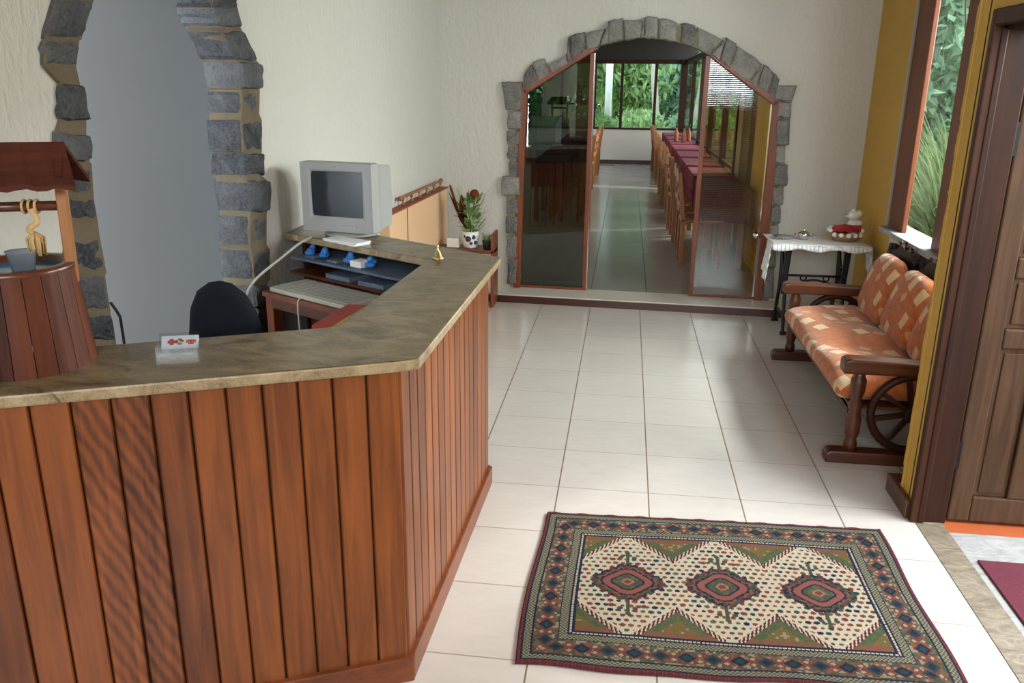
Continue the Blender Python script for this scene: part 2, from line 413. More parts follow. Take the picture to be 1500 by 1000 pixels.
def stones(quads,lo,hi,jit,depth0,depth1,mats,mortar_pts,mlo,mhi,seedv,refine=3):
    """irregular stones: each quad in (x,z) is subdivided along its rim and roughened; mortar is one slab behind"""
    rnd=random.Random(seedv); m=MB()
    for q in quads:
        a=rr()
        cx=sum(p[0] for p in q)/len(q); cz=sum(p[1] for p in q)/len(q)
        rim=[]
        for i in range(len(q)):
            p,p2=q[i],q[(i+1)%len(q)]
            for k in range(refine):
                t=k/refine; x=p[0]+(p2[0]-p[0])*t; z=p[1]+(p2[1]-p[1])*t
                if k==0: x+=(cx-x)*.03; z+=(cz-z)*.03
                rim.append((x+rnd.uniform(-jit,jit),z+rnd.uniform(-jit,jit)))
        n=len(rim); hh=hi+rnd.uniform(-.012,.012)
        vs=[]
        for lv,sh in ((lo,0),(hh-.016,0.0),(hh-.004,.10),(hh,.30),(hh+.003,.65)):
            for x,z in rim: vs.append((x+(cx-x)*sh+rnd.uniform(-.3,.3)*jit,lv+rnd.uniform(-.003,.003),z+(cz-z)*sh+rnd.uniform(-.3,.3)*jit))
        vs.append((cx,hh+.003,cz))
        fs=[]
        for L in range(4):
            for k in range(n):
                k2=(k+1)%n; fs.append((L*n+k,L*n+k2,(L+1)*n+k2,(L+1)*n+k))
        for k in range(n): fs.append((4*n+k,4*n+(k+1)%n,5*n))
        m.add(vs,fs,0,a,False)
    for q in mortar_pts:
        m.prism(q,mlo,mhi,1,fn=lambda x,z,y:(x,y,z))
    return m
BL=[[[-1.105, 1.758], [-0.936, 1.759], [-0.938, 1.541], [-1.073, 1.539]], [[-1.057, 1.534], [-0.941, 1.536], [-0.944, 1.393], [-1.056, 1.391]], [[-1.061, 1.371], [-0.947, 1.373], [-0.95, 1.268], [-1.06, 1.266]], [[-1.055, 1.253], [-0.945, 1.256], [-0.949, 1.155], [-1.054, 1.152]], [[-1.041, 1.14], [-0.949, 1.142], [-0.953, 1.02], [-1.04, 1.017]], [[-1.101, 1.005], [-0.947, 1.01], [-0.951, 0.855], [-1.1, 0.85]], [[-1.057, 0.831], [-0.95, 0.834], [-0.954, 0.698], [-1.056, 0.694]], [[-1.064, 0.673], [-0.957, 0.677], [-0.96, 0.538], [-1.063, 0.534]], [[-1.055, 0.513], [-0.963, 0.517], [-0.966, 0.328], [-1.053, 0.324]], [[-1.048, 0.311], [-0.96, 0.315], [-0.963, 0.095], [-1.046, 0.091]]]
BR=[[[1.02, 1.748], [1.173, 1.749], [1.152, 1.64], [1.024, 1.638]], [[1.05, 1.627], [1.147, 1.628], [1.154, 1.52], [1.054, 1.518]], [[1.051, 1.5], [1.149, 1.501], [1.163, 1.314], [1.063, 1.312]], [[1.064, 1.3], [1.134, 1.301], [1.143, 1.17], [1.07, 1.169]], [[1.072, 1.157], [1.168, 1.159], [1.179, 1.002], [1.08, 0.999]], [[1.077, 0.987], [1.155, 0.989], [1.164, 0.855], [1.083, 0.852]], [[1.082, 0.84], [1.146, 0.842], [1.155, 0.706], [1.088, 0.703]], [[1.087, 0.69], [1.142, 0.693], [1.151, 0.554], [1.093, 0.552]], [[1.08, 0.539], [1.14, 0.541], [1.154, 0.35], [1.091, 0.347]], [[1.07, 0.333], [1.148, 0.337], [1.168, 0.09], [1.087, 0.085]]]
BJ=[[[-0.917, 1.663], [-0.931, 1.771]], [[-0.804, 1.755], [-0.862, 1.902]], [[-0.704, 1.82], [-0.73, 1.875]], [[-0.569, 1.908], [-0.576, 1.979]], [[-0.544, 1.927], [-0.574, 2.094]], [[-0.436, 1.997], [-0.44, 2.108]], [[-0.327, 2.032], [-0.283, 2.158]], [[-0.266, 2.048], [-0.269, 2.215]], [[-0.147, 2.076], [-0.154, 2.221]], [[-0.015, 2.09], [-0.004, 2.191]], [[0.004, 2.09], [0.005, 2.243]], [[0.116, 2.083], [0.112, 2.236]], [[0.26, 2.06], [0.257, 2.179]], [[0.284, 2.053], [0.281, 2.197]], [[0.404, 2.017], [0.397, 2.174]], [[0.513, 1.965], [0.6, 2.049]], [[0.587, 1.92], [0.626, 2.094]], [[0.662, 1.864], [0.704, 2.045]], [[0.821, 1.769], [0.883, 1.854]], [[0.883, 1.729], [0.92, 1.899]], [[0.969, 1.677], [0.999, 1.839]], [[1.031, 1.638], [1.042, 1.753]]]
def lerp(a,b,t): return [a[0]+(b[0]-a[0])*t,a[1]+(b[1]-a[1])*t]
qs=[]
for i in range(len(BJ)-1):
    (a,b),(c,d)=BJ[i],BJ[i+1]
    # outer edge of a stone: the two joint ends; a protruding joint end belongs to the farther stone
    g=.035
    if math.dist(b,d)<.04 and math.dist(a,c)<.04: continue
    hb=math.dist(a,b); hd=math.dist(c,d); hm=max(hb,hd)
    b2=lerp(a,b,(hm*.93)/hb if hb<hm*.93 else 1); d2=lerp(c,d,(hm*.93)/hd if hd<hm*.93 else 1)
    if hb<hd*.7: b2=lerp(a,b,hd*.85/hb)
    if hd<hb*.7: d2=lerp(c,d,hb*.85/hd)
    qs.append([lerp(a,c,g),lerp(c,a,g),lerp(d2,b2,g),lerp(b2,d2,g)])
allq=BL+BR+qs
mort=[]
for S in (BL,BR):
    for i in range(len(S)):
        a=S[i]; mort.append([lerp(a[0],a[1],.06),lerp(a[1],a[0],.0),lerp(a[2],a[3],.0),lerp(a[3],a[2],.06)])
        if i<len(S)-1:
            b=S[i+1]; mort.append([lerp(a[3],a[2],.1),a[2],b[1],lerp(b[0],b[1],.1)])
mort.append([(-.98,.03),(-.945,.03),(-.925,1.70),(-.98,1.70)]); mort.append([(1.09,.03),(1.13,.03),(1.10,1.70),(1.05,1.70)])
for i in range(len(BJ)-1):
    (a,b),(c,d)=BJ[i],BJ[i+1]; e=.9
    hm=min(math.dist(a,b),math.dist(c,d))
    mort.append([a,c,lerp(c,d,hm/math.dist(c,d)*.95),lerp(a,b,hm/math.dist(a,b)*.95)])
st=empty('trim_2',BO,BA); struct(st,'grey stone surround of the wide arched opening','stone arch')
m=stones(allq,-.0,.0,.005,0,0,None,[],0,0,3)
# stones face the room: local y goes away from it, so use negative depth
def flip(m,y0):
    m.v=[(x,y0-y,z) for x,y,z in m.v]; m.f=[f[::-1] for f in m.f]; return m
m=stones(allq,-.12,.045,.006,0,0,None,mort,-.10,.030,3)
flip(m,WY).build('stones',['stone2','mortar2'],st)

# ------------------------------------------------------------------ left wall with its narrow stone arch
LR=[[[3.431, 2.061], [3.64, 2.041], [3.644, 2.008], [3.444, 2.025]], [[3.45, 2.025], [3.646, 2.008], [3.606, 1.938], [3.41, 1.951]], [[3.4, 1.938], [3.589, 1.927], [3.482, 1.813], [3.283, 1.819]], [[3.264, 1.814], [3.478, 1.808], [3.472, 1.707], [3.27, 1.707]], [[3.278, 1.698], [3.461, 1.699], [3.481, 1.605], [3.303, 1.6]], [[3.28, 1.572], [3.493, 1.58], [3.492, 1.447], [3.305, 1.434]], [[3.313, 1.428], [3.477, 1.44], [3.494, 1.349], [3.33, 1.333]], [[3.267, 1.299], [3.485, 1.322], [3.472, 1.191], [3.297, 1.166]], [[3.308, 1.146], [3.479, 1.171], [3.502, 1.047], [3.331, 1.016]], [[3.3, 0.988], [3.494, 1.025], [3.491, 0.891], [3.324, 0.854]], [[3.364, 0.83], [3.508, 0.864], [3.521, 0.772], [3.381, 0.736]], [[3.355, 0.719], [3.508, 0.759], [3.518, 0.63], [3.364, 0.585]]]
LL=[[[4.56, 1.955], [4.369, 1.973], [4.458, 1.849], [4.628, 1.84]], [[4.632, 1.837], [4.468, 1.845], [4.5, 1.769], [4.645, 1.766]], [[4.589, 1.722], [4.495, 1.722], [4.487, 1.614], [4.61, 1.618]], [[4.636, 1.582], [4.496, 1.575], [4.498, 1.49], [4.648, 1.503]], [[4.638, 1.494], [4.49, 1.481], [4.501, 1.387], [4.652, 1.406]], [[4.642, 1.396], [4.503, 1.379], [4.499, 1.305], [4.657, 1.329]], [[4.664, 1.285], [4.499, 1.257], [4.49, 1.137], [4.679, 1.177]], [[4.663, 1.163], [4.499, 1.127], [4.497, 1.007], [4.669, 1.053]], [[4.666, 1.041], [4.499, 0.996], [4.491, 0.9], [4.666, 0.953]]]
TW=.12
hole=[(3.41,.0),(3.41,1.80),(3.54,1.92),(3.57,2.09),(3.66,2.27),(3.80,2.40),(3.98,2.45),(4.15,2.42),(4.32,2.28),(4.43,2.10),(4.47,1.99),(4.58,1.80),(4.58,0)]
m=wall_with_hole(-.25,8.2,H,hole,-TW,0)
struct(m.build('wall_left','stucco',loc=LO,rz=LA),'white plaster wall behind the reception counter','wall')
low=[]
def filler(x0,x1,z0,z1,k,rnd):
    out=[]; z=z1
    while z>z0+.05:
        h=rnd.uniform(.10,.14); out.append([[x0+rnd.uniform(-.015,.015),z],[x1+rnd.uniform(-.01,.01),z],[x1,z-h],[x0,z-h]]); z-=h+.02
    return out
rnd=random.Random(5)
fr=filler(3.36,3.51,0,.57,0,rnd); fl=filler(4.67,4.49,0,.88,0,rnd)
top=[]
tp=[(3.45,2.07,3.645,2.05),(3.48,2.20,3.655,2.14),(3.55,2.33,3.70,2.23),(3.66,2.44,3.77,2.30),(3.82,2.52,3.88,2.36),(3.99,2.55,3.99,2.38),(4.16,2.52,4.12,2.35),(4.32,2.42,4.22,2.26),(4.43,2.28,4.29,2.16),(4.50,2.12,4.35,2.05),(4.56,1.97,4.37,1.985)]
for i in range(len(tp)-1):
    a,b=tp[i],tp[i+1]; A,Bq,C,D=(a[0],a[1]),(a[2],a[3]),(b[2],b[3]),(b[0],b[1])
    top.append([lerp(A,D,.06),lerp(Bq,C,.06),lerp(C,Bq,.06),lerp(D,A,.06)])
def shift_in(q,dz=0): return q
allL=LR+LL+fr+fl+top
ml=[]
def col_mortar(S,inner,outer):
    r=[]
    for i in range(len(S)):
        a=S[i]; r.append([lerp(a[0],a[1],.05),lerp(a[1],a[0],.03),lerp(a[2],a[3],.03),lerp(a[3],a[2],.05)])
        if i<len(S)-1:
            b=S[i+1]; r.append([lerp(a[3],a[2],.06),lerp(a[2],a[3],.03),lerp(b[1],b[0],.03),lerp(b[0],b[1],.06)])
    return r
ml=col_mortar(LR+fr,1,0)+col_mortar(LL+fl,1,0)
for i in range(len(tp)-1):
    a,b=tp[i],tp[i+1]; ml.append([(a[0],a[1]),(a[2],a[3]),(b[2],b[3]),(b[0],b[1])])
m=stones(allL,-TW-.02,.022,.006,0,0,None,ml,-TW-.012,.013,11,4)
st=empty('trim_3',LO,LA); struct(st,'dark grey stone surround of the narrow arch behind the counter','stone arch')
m.build('stones',['stone','mortar'],st)
# small room seen through the narrow arch
m=MB(); m.box(1.2,8.2,-1.05,-.95,0,H); struct(m.build('wall_passage','plain',loc=LO,rz=LA),'plain grey wall seen through the narrow stone arch','wall')
m=MB(); m.box(1.2,1.3,-.95,-TW,0,H); m.box(8.1,8.2,-.95,-TW,0,H); struct(m.build('wall_passage_end','plain',loc=LO,rz=LA),'end wall of the passage behind the narrow arch','wall')

# ------------------------------------------------------------------ right wall: window bay, pier, doorway
wy=[(-.19,-.73),(-1.10,-1.95)]       # panes
sill=.845; wtop=2.75
m=MB()
m.box(XR,XR+.16,-2.33,1.05,0,sill-.02,1)              # below the sill
m.box(XR,XR+.16,-2.33,1.05,wtop,H,0)
m.box(XR,XR+.03,.10,1.0,sill-.02,wtop,0); m.box(XR,XR+.05,-2.33,-2.15,sill-.02,wtop,0)
m.box(XR-.002,XR,.10,.84,0,sill-.02,0)
m.box(XP,XR+.16,-2.43,-2.33,0,H,0)                    # return to the pier
struct(m.build('wall_right',['yellow','stucco']),'ochre yellow wall around the window beyond the settee','wall')
m=MB()
m.box(XP,XP+.16,-9.2,-3.62,0,H); m.box(XP,XP+.16,-3.62,-2.47,1.97,H); m.box(XP,XP+.14,-2.47,-2.42,0,H)
# uneven plaster edge of the pier
rnd=random.Random(2); pts=[]
z=0
while z<H:
    w=rnd.uniform(0,.012); m.box(XP-.004,XP+.03,-2.34,-2.325+w,z,z+.045); z+=.045
struct(m.build('wall_pier','yellow'),'ochre yellow wall strip between the settee and the doorway','wall')
m=MB(); m.box(XP-.022,XP,-2.465,-2.20,0,.085); m.box(XP,XP+.12,-2.33,-2.20,0,.085)
struct(m.build('baseboard_right','darkwoodx',bevel=.004),'dark wooden skirting block at the foot of the yellow pier','skirting')
# window
w=empty('window_1',(XR,-.55,sill)); struct(w,'tall window with brown wooden frame and view of plants','window')
m=MB()
for a,b in ((.10,-.19),(-.73,-1.10),(-1.95,-2.14)): m.box(XR-.02,XR+.012,b,a,sill,wtop)
m.box(XR-.02,XR+.012,-2.14,.10,wtop-.06,wtop)
wfr=m.build('window_frame','winwood',w,loc=(XR,-.55,sill),bevel=.006,world=True)
m=MB(); m.box(XR-.03,XR,.10,.13,sill,wtop); m.build('window_edge_strip','monitor_side',w,loc=(XR,-.55,sill),world=True)
m=MB(); m.box(XR-.08,XR+.12,-2.15,.10,sill-.035,sill); m.build('window_sill','patio',w,loc=(XR,-.55,sill),bevel=.004,world=True)
for a,b in wy:
    m=MB(); m.box(XR+.0,XR+.005,b,a,sill,wtop-.06); m.build('pane','glass',w,loc=(XR,-.55,sill),world=True)
m=MB(); m.lathe([(.004,0),(.004,.03)],(XR-.02,-.97,1.18),8,axis=Matrix.Rotation(R(-90),3,'Y')); m.tube([(XR-.05,-.95,1.20),(XR-.05,-.97,1.18),(XR-.05,-1.0,1.165)],.006,8); m.tube([(XR-.05,-.96,1.15),(XR-.05,-.97,1.18)],.005,8)
m.build('window_catch','brass',w,loc=(XR,-.55,sill),world=True).parent=wfr
# doorway casing
d=empty('door_frame',(XP,-2.47,0)); struct(d,'dark wooden frame of the open doorway','door frame')
m=MB(); m.box(XP-.008,XP+.035,-2.50,-2.465,0,2.0); m.box(XP-.008,XP+.035,-3.66,-3.62,0,2.0); m.box(XP-.008,XP+.035,-3.62,-2.50,1.945,2.0)
m.build('casing','casing',d,loc=(XP,-2.47,0),bevel=.006,world=True)
m=MB(); m.box(XP+.035,XP+.135,-2.49,-2.44,0,1.98); m.box(XP+.035,XP+.135,-3.66,-3.62,0,1.98); m.box(XP+.035,XP+.135,-3.62,-2.49,1.93,1.98)
m.box(XP+.02,XP+.045,-2.505,-2.48,0,1.94)
m.build('jamb','darkwood',d,loc=(XP,-2.47,0),bevel=.005,world=True)
# open door leaf standing outwards
X0=XP+.145; Yd=-2.455
leaf=empty('door_3',(X0,Yd,0)); struct(leaf,'brown panelled wooden door standing open outwards','door')
m=MB(); LWd=.98; zt=1.90; z0=.012
m.box(0,.085,-.02,.02,z0,zt); m.box(LWd-.09,LWd,-.02,.02,z0,zt)
m.box(.085,LWd-.09,-.02,.02,z0,.125); m.box(.085,LWd-.09,-.02,.02,.765,.845); m.box(.085,LWd-.09,-.02,.02,1.045,1.125); m.box(.085,LWd-.09,-.02,.02,1.80,zt)
m.box(.215,.29,-.02,.02,.125,.765); m.box(.46,.535,-.02,.02,.125,.765); m.box(.70,.77,-.02,.02,.125,.765)
stl=m.build('stiles_and_rails','leafwood',leaf,bevel=.007)
m=MB()
for a,b,c,dd in ((.085,.215,.125,.765),(.29,.46,.125,.765),(.535,.70,.125,.765),(.77,.89,.125,.765),(.085,.89,.845,1.045),(.085,.89,1.125,1.80)):
    m.box(a,b,-.006,.006,c,dd); m.box(a+.018,b-.018,-.012,.012,c+.018,dd-.018)
m.build('panels','leafwood',leaf,bevel=.004)
m=MB(); m.box(-.012,.004,-.03,-.012,1.5,1.62); m.box(-.012,.004,-.03,-.012,.25,.37); m.build('hinge','iron',stl)
# threshold, tiles, terrace, mat
m=MB(); m.box(XP+.015,XP+.125,-9.2,-2.43,-.12,.003); struct(m.build('trim_4','threshold'),'speckled brown stone threshold strip along the doorway','threshold')
m=MB(); m.box(XP+.125,5.0,-2.56,-2.40,-.12,.0)
struct(m.build('trim_5','clay'),'row of orange clay tiles below the open wooden door','tile strip')
m=MB(); m.box(XP+.125,6.0,-9.2,-2.56,-.12,.0); m.box(XR+.16,6,-2.40,1.0,-.12,-.02)
struct(m.build('floor_terrace','patio'),'grey stone terrace floor outside the doorway','floor')
m=MB(); m.box(0,1.3,-1.5,0,0,.008)
tag(m.build('door_mat','mat',loc=(2.04,-2.775,.001),bevel=.003),'plain maroon door mat on the grey stone outside','mat')

# ceiling, unseen rear wall; its high opening is shaped to let light in
m=MB(); m.box(-2.6,XR+.2,-9.3,1.4,H,H+.1); struct(m.build('ceiling','ceiling'),'wooden ceiling of the reception','ceiling')
m=MB(); m.box(-1.6,-.75,-9.3,-9.2,0,H); m.box(-.75,2.2,-9.3,-9.2,0,2.2); m.box(-.75,2.2,-9.3,-9.2,3.4,H)
struct(m.build('wall_front','redwoodx'),'wood clad wall behind the photographer with an added high opening for light','wall')  # wood tone chosen to brown the reflection in the left glass leaf

# ------------------------------------------------------------------ trim and glass doors inside the arch
yd=.30
fr_=empty('trim_6',BO,BA); struct(fr_,'reddish wooden trim lining the arched opening','trim')
m=MB(); wt=.028
def zb(a,b,w=.052,dp=.07): m.bar((a[0],yd-.02,a[1]),(b[0],yd-.02,b[1]),dp,w,up=(0,0,1) if abs(a[0]-b[0])>.1 else (1,0,0))
m.bar((-.965,yd-.02,.066),(-.925,yd-.02,1.705),.07,.055,up=(1,0,0)); m.bar((1.047,yd-.02,.066),(1.045,yd-.02,1.64),.07,.062,up=(1,0,0))
m.bar((-.93,yd-.02,1.685),(-.357,yd-.02,2.03),.07,.055); m.bar((.535,yd-.02,1.975),(1.05,yd-.02,1.615),.07,.055)
m.build('wood_trim','redwood',fr_,bevel=.005)
# leaf outlines in the arch plane
def leafdoor(name,label,poly,fx,glass,side,frame='redwood'):
    e=empty(name,BO,BA); struct(e,label,'door')
    m=MB(); m.prism(poly[::-1],yd-.004,yd+.004,fn=lambda x,z,y:(x,y,z)); m.build('glass_panel',glass,e)
    m=MB()
    m.bar((fx[0],yd,.066),(fx[1],yd,fx[2]),.04,.035,up=(1,0,0))
    xs=[p[0] for p in poly]; m.box(min(xs),max(xs),yd-.02,yd+.02,.066,.088)
    m.build('leaf_frame',frame,e,bevel=.003)
    return e
e1=leafdoor('door_1','left smoked glass leaf of the arched opening',[(-.94,.08),(-.385,.08),(-.385,1.985),(-.90,1.675)],(-.385,-.385,1.98),'glass_door',0)
m=MB(); m.box(-.369,-.362,yd-.02,yd+.02,.08,1.98); m.build('metal_edge','chrome',e1)
e2=leafdoor('door_2','right bronze glass leaf of the arched opening',[(.505,.08),(1.02,.08),(1.02,1.63),(.505,1.985)],(.505,.505,1.96),'glass_door2',1)
m=MB(); m.ball((.985,yd-.045,.60),.030,12); m.lathe([(.018,0),(.012,.03)],(.985,yd-.005,.60),12,axis=Matrix.Rotation(R(90),3,'X')); m.build('door_knob','chrome',e2)
m=MB(); m.box(.508,.95,yd+.004,yd+.008,.2,1.9) if False else m.box(1.0,1.012,yd-.015,yd+.015,.08,1.62); m.build('metal_edge','chrome',e2)

# ------------------------------------------------------------------ dining hall beyond
DZ=.066; DYE=13.4
m=MB(); m.prism([(-3.2,1.30),(-.9,1.232),(1.75,1.094),(2.05,1.07),(2.05,DYE+.1),(-3.2,DYE+.1)],DZ-.2,DZ-.0005); struct(m.build('floor_dining','tile2'),'glossy tiled floor of the dining hall beyond the arch','floor')
m=MB(); m.box(-3.2,1.9,DYE,DYE+.12,DZ,.82); struct(m.build('wall_dining_back','dining_half'),'low pale wall under the far dining hall windows','wall')
m=MB(); m.box(-3.2,1.9,DYE-.015,DYE,DZ,DZ+.09); struct(m.build('baseboard_dining','baseb'),'dark skirting below the far pale half wall','skirting')
def window_frame(name,label,parts,mat,panes=None):
    e=empty(name,parts[0][6] if len(parts[0])>6 else (0,0,0)); struct(e,label,'window')
    return e
wf=empty('window_2',(0,DYE,.82)); struct(wf,'tall far windows of the dining hall with thin dark mullions','window')
m=MB(); m.box(-3.2,1.9,DYE-.02,DYE+.10,.82,.86); m.box(-3.2,1.9,DYE-.02,DYE+.10,2.21,2.29)
for x in (-1.6,-.85,-.12,.47,1.20,1.84): m.box(x-.03,x+.03,DYE-.01,DYE+.09,.86,2.21)
m.box(1.72,1.86,DYE-.12,DYE+.05,DZ,2.3)
m.build('window_frame','darkwood',wf,loc=(0,DYE,.82),world=True)
m=MB(); m.box(-3.2,1.9,DYE+.04,DYE+.046,.86,2.21); m.build('pane','glass',wf,loc=(0,DYE,.82),world=True)
m=MB(); m.box(-3.2,2.05,DYE-.05,DYE+.1,2.29,2.9); struct(m.build('beam_dining','blackroof'),'dark timber header above the far windows','beam')
# side windows right with horizontal rails
wf=empty('window_3',(1.85,5,DZ)); struct(wf,'side windows of the dining hall with horizontal rails','window')
m=MB()
for y in (3.95,5.4,7.3,9.2,11.3): m.box(1.82,1.90,y-.04,y+.04,DZ,2.3)
for z in (.12,.36,.60,.84): m.box(1.84,1.88,3.9,DYE-.1,z-.018,z+.018)
m.box(1.82,1.90,3.9,DYE,2.21,2.3)
m.build('window_frame','darkwood',wf,loc=(1.85,5,DZ),world=True)
m=MB(); m.box(1.857,1.863,3.9,DYE-.1,DZ,2.21); m.build('pane','glass',wf,loc=(1.85,5,DZ),world=True)
m=MB(); m.box(1.86,2.02,1.24,2.75,0,2.9,0); m.box(1.84,2.02,3.35,3.9,0,2.9,1); 
struct(m.build('wall_dining_right',['yellow','olive_wall']),'yellow and beige wall seen through the bronze glass','wall')
m=MB(); m.box(1.815,1.98,2.75,3.35,DZ,2.9); struct(m.build('pillar_dining','darkwood'),'dark wooden pillar seen through the bronze glass','pillar')
m=MB(); m.box(-3.3,-3.2,1.1,DYE,0,.7); m.box(-3.3,-3.2,1.1,DYE,2.3,2.9); m.box(-3.3,-1.1,1.05,1.15,0,2.9); struct(m.build('wall_dining_left','olive_wall'),'far left wall of the dining hall','wall')
m=MB(); m.box(-3.3,2.05,1.1,DYE+.1,2.9,3.0); 
for k in range(9): m.box(-3.3,1.9,1.9+k*1.35,2.0+k*1.35,2.72,2.9)
struct(m.build('ceiling_dining','blackroof'),'dark timber ceiling of the dining hall','ceiling')

# dining chairs
def dining_chair():
    e=empty('dining_chair',(0,0,0))
    s=MB(); s.box(-.20,.20,-.20,.20,.43,.46); s.build('seat','chairwood',e,bevel=.008)
    for sx,sy in ((.18,.18),(.18,-.18)):
        s=MB(); s.bar((sx,sy,0),(sx,sy,.43),.035,.035,up=(1,0,0)); s.build('leg','chairwood',e,bevel=.004)
    for sy in (.18,-.18):
        s=MB(); s.bar((-.18,sy,0),(-.18,sy,.46),.045,.04,up=(1,0,0)); s.bar((-.18,sy,.44),(-.24,sy,.90),.045,.038,up=(1,0,0)); s.build('leg','chairwood',e,bevel=.004)
    s=MB()
    for i in range(8):
        y0=-.19+.38*i/8; y1=-.19+.38*(i+1)/8; h0=.045*math.sin(PI*i/8); h1=.045*math.sin(PI*(i+1)/8)
        s.add([(-.252,y0,.80),(-.252,y1,.80),(-.252,y1,.88+h1),(-.252,y0,.88+h0),(-.226,y0,.80),(-.226,y1,.80),(-.226,y1,.88+h1),(-.226,y0,.88+h0)],[(0,3,2,1),(4,5,6,7),(3,7,6,2),(0,1,5,4)])
    for z in (.56,.68): s.box(-.225,-.205,-.17,.17,z,z+.06)
    s.build('backrest','chairwood',e)
    return e
ch0=dining_chair(); first=True
ys=[2.75,4.02,5.35,6.70,8.03,9.40,10.75,12.05]
nm=['nearest','second','third','fourth','fifth','sixth','seventh','farthest']
def dtable():
    e=empty('dining_table',(0,0,0))
    s=MB(); s.box(-.20,.20,-.50,.50,.71,.74); s.build('tabletop','chairwood',e)
    for sx,sy in ((.16,.45),(.16,-.45),(-.16,.45),(-.16,-.45)):
        s=MB(); s.box(sx-.025,sx+.025,sy-.025,sy+.025,0,.71); s.build('leg','chairwood',e)
    return e
def dcloth():
    s=MB(); n=10; rim=[]
    for i in range(4*n):
        k=i//n; t=(i%n)/n*2-1
        a=[(t,-1),(1,t),(-t,1),(-1,-t)][k]; rim.append((a[0]*.215,a[1]*.515))
    vs=[(x,y,.747) for x,y in rim]+[(x*1.02,y*1.01,.73) for x,y in rim]
    for i,(x,y) in enumerate(rim):
        w=1.03+.03*math.sin(i*1.9); vs.append((x*w,y*(1+(w-1)*.4),.44-(.03 if i%n==0 else 0)))
    L=4*n; fs=[list(range(L))]
    for lv in range(2):
        for i in range(L): j=(i+1)%L; fs.append((lv*L+j,lv*L+i,(lv+1)*L+i,(lv+1)*L+j))
    s.add(vs,fs); return s.build('tablecloth','burgundy')
t0=dtable(); c0=dcloth()
for side,cx,tx,rz in (('right',1.38,1.59,0),('left',-.12,-.33,PI)):
    for i,y in enumerate(ys):
        if side=='left' and i<2: continue
        for q,dy in enumerate((-.27,.27)):
            if side=='right' and i==0 and q==0: dy=-.33
            c=ch0 if first else copy_tree(ch0); 
            c.location=(cx+.015*math.sin(i*3+q*2),y+dy,DZ); c.rotation_euler.z=rz+.05*math.sin(i*5+q*3)
            tag(c,f"{['nearer','farther'][q]} wooden chair at the {nm[i]} table on the {side} of the dining hall aisle",'chair','dining chairs along the aisle')
            first=False
        t=t0 if (side=='right' and i==0) else copy_tree(t0); t.location=(tx,y,DZ)
        tag(t,f'{nm[i]} dining table on the {side} of the aisle, under burgundy cloth','table','dining tables along the aisle')
        k=c0 if (side=='right' and i==0) else copy_tree(c0); k.location=(tx,y,DZ+.001)
        tag(k,f'burgundy tablecloth on the {nm[i]} table on the {side} of the aisle','tablecloth','burgundy tablecloths')
# bottles on a far table
b0=None
for i,(dx,dy,h) in enumerate(((-.10,.05,.34),(.07,-.1,.36),(.22,.12,.30))):
    if b0 is None:
        s=MB(); s.lathe([(.035,0),(.038,.02),(.038,.15),(.015,.20),(.013,.24)],n=14); b0=s.build('bottle','terracotta')
        s=MB(); s.lathe([(.017,.24),(.017,.29)],n=12); s.build('cap','iron',b0); o=b0
    else: o=copy_tree(b0)
    o.location=(1.56+dx*.7,9.4+dy,DZ+.749); 
    tag(o,['brown bottle at the aisle end of the group on the far right table','brown bottle in the middle of the group on the far right table','brown bottle nearest the side window on the far right table'][i],'bottle','bottles on a far dining table')

# ------------------------------------------------------------------ outdoors: ground, trees, plants
m=MB(); m.add([(-14,13.5,-.3),(18,13.5,-.3),(18,30,-.3),(-14,30,-.3)],[(0,1,2,3)]); m.add([(2.1,1.0,-.3),(14,1.0,-.3),(14,13.5,-.3),(2.1,13.5,-.3)],[(0,1,2,3)])
m.add([(6.0,-12,-.3),(14,-12,-.3),(14,1,-.3),(6.0,1,-.3)],[(0,1,2,3)]); m.add([(2.6,-2.4,-.25),(6.1,-2.4,-.25),(6.1,1.0,-.25),(2.6,1.0,-.25)],[(0,1,2,3)])
struct(m.build('ground','grass'),'grassy ground outside the windows','ground')
def leaves(m,c,r,n,size,rnd,sq=(1,1,1),long=1.6):
    for _ in range(n):
        while True:
            p=Vector((rnd.uniform(-1,1),rnd.uniform(-1,1),rnd.uniform(-1,1)))
            if .25<p.length<1: break
        p=Vector((c[0]+p.x*r*sq[0],c[1]+p.y*r*sq[1],c[2]+p.z*r*sq[2]))
        rot=Euler((rnd.uniform(0,6.3),rnd.uniform(0,6.3),rnd.uniform(0,6.3))).to_matrix()
        s=size*rnd.uniform(.6,1.4)
        vs=[p+rot@Vector(v) for v in ((-s*.5*long,0,0),(0,-s*.32,.06*s),(s*.5*long,0,0),(0,s*.32,.06*s))]
        m.add(vs,[(0,1,2,3)],0,(rnd.random(),0,0))
def tree(loc,h,cr,n,mat,label,seedv,size=.16,trunkmat='trunk',tr=.09,clumps=7,sq=(1,1,1)):
    rnd=random.Random(seedv); e=empty('tree',loc,0,label,'tree','trees outside the dining hall windows')
    m=MB(); m.tube([(0,0,0),(.05,0,h*.4),(-.03,.05,h*.8),(0,0,h)],[tr,tr*.8,tr*.6,tr*.4],8)
    for k in range(5):
        a=rnd.uniform(0,6.3); z=h*rnd.uniform(.4,.8); m.tube([(0,0,z),(math.cos(a)*cr*.5,math.sin(a)*cr*.5,z+.5),(math.cos(a)*cr*.8,math.sin(a)*cr*.8,z+.8)],[tr*.35,tr*.2,.01],6)
    m.build('trunk',trunkmat,e)
    m=MB()
    for k in range(clumps):
        a=rnd.uniform(0,6.3); rr_=rnd.uniform(0,cr*.75); leaves(m,(math.cos(a)*rr_,math.sin(a)*rr_,h*rnd.uniform(.35,1.05)),cr*rnd.uniform(.4,.7),n//clumps,size,rnd,sq)
    m.build('foliage',mat,e); return e
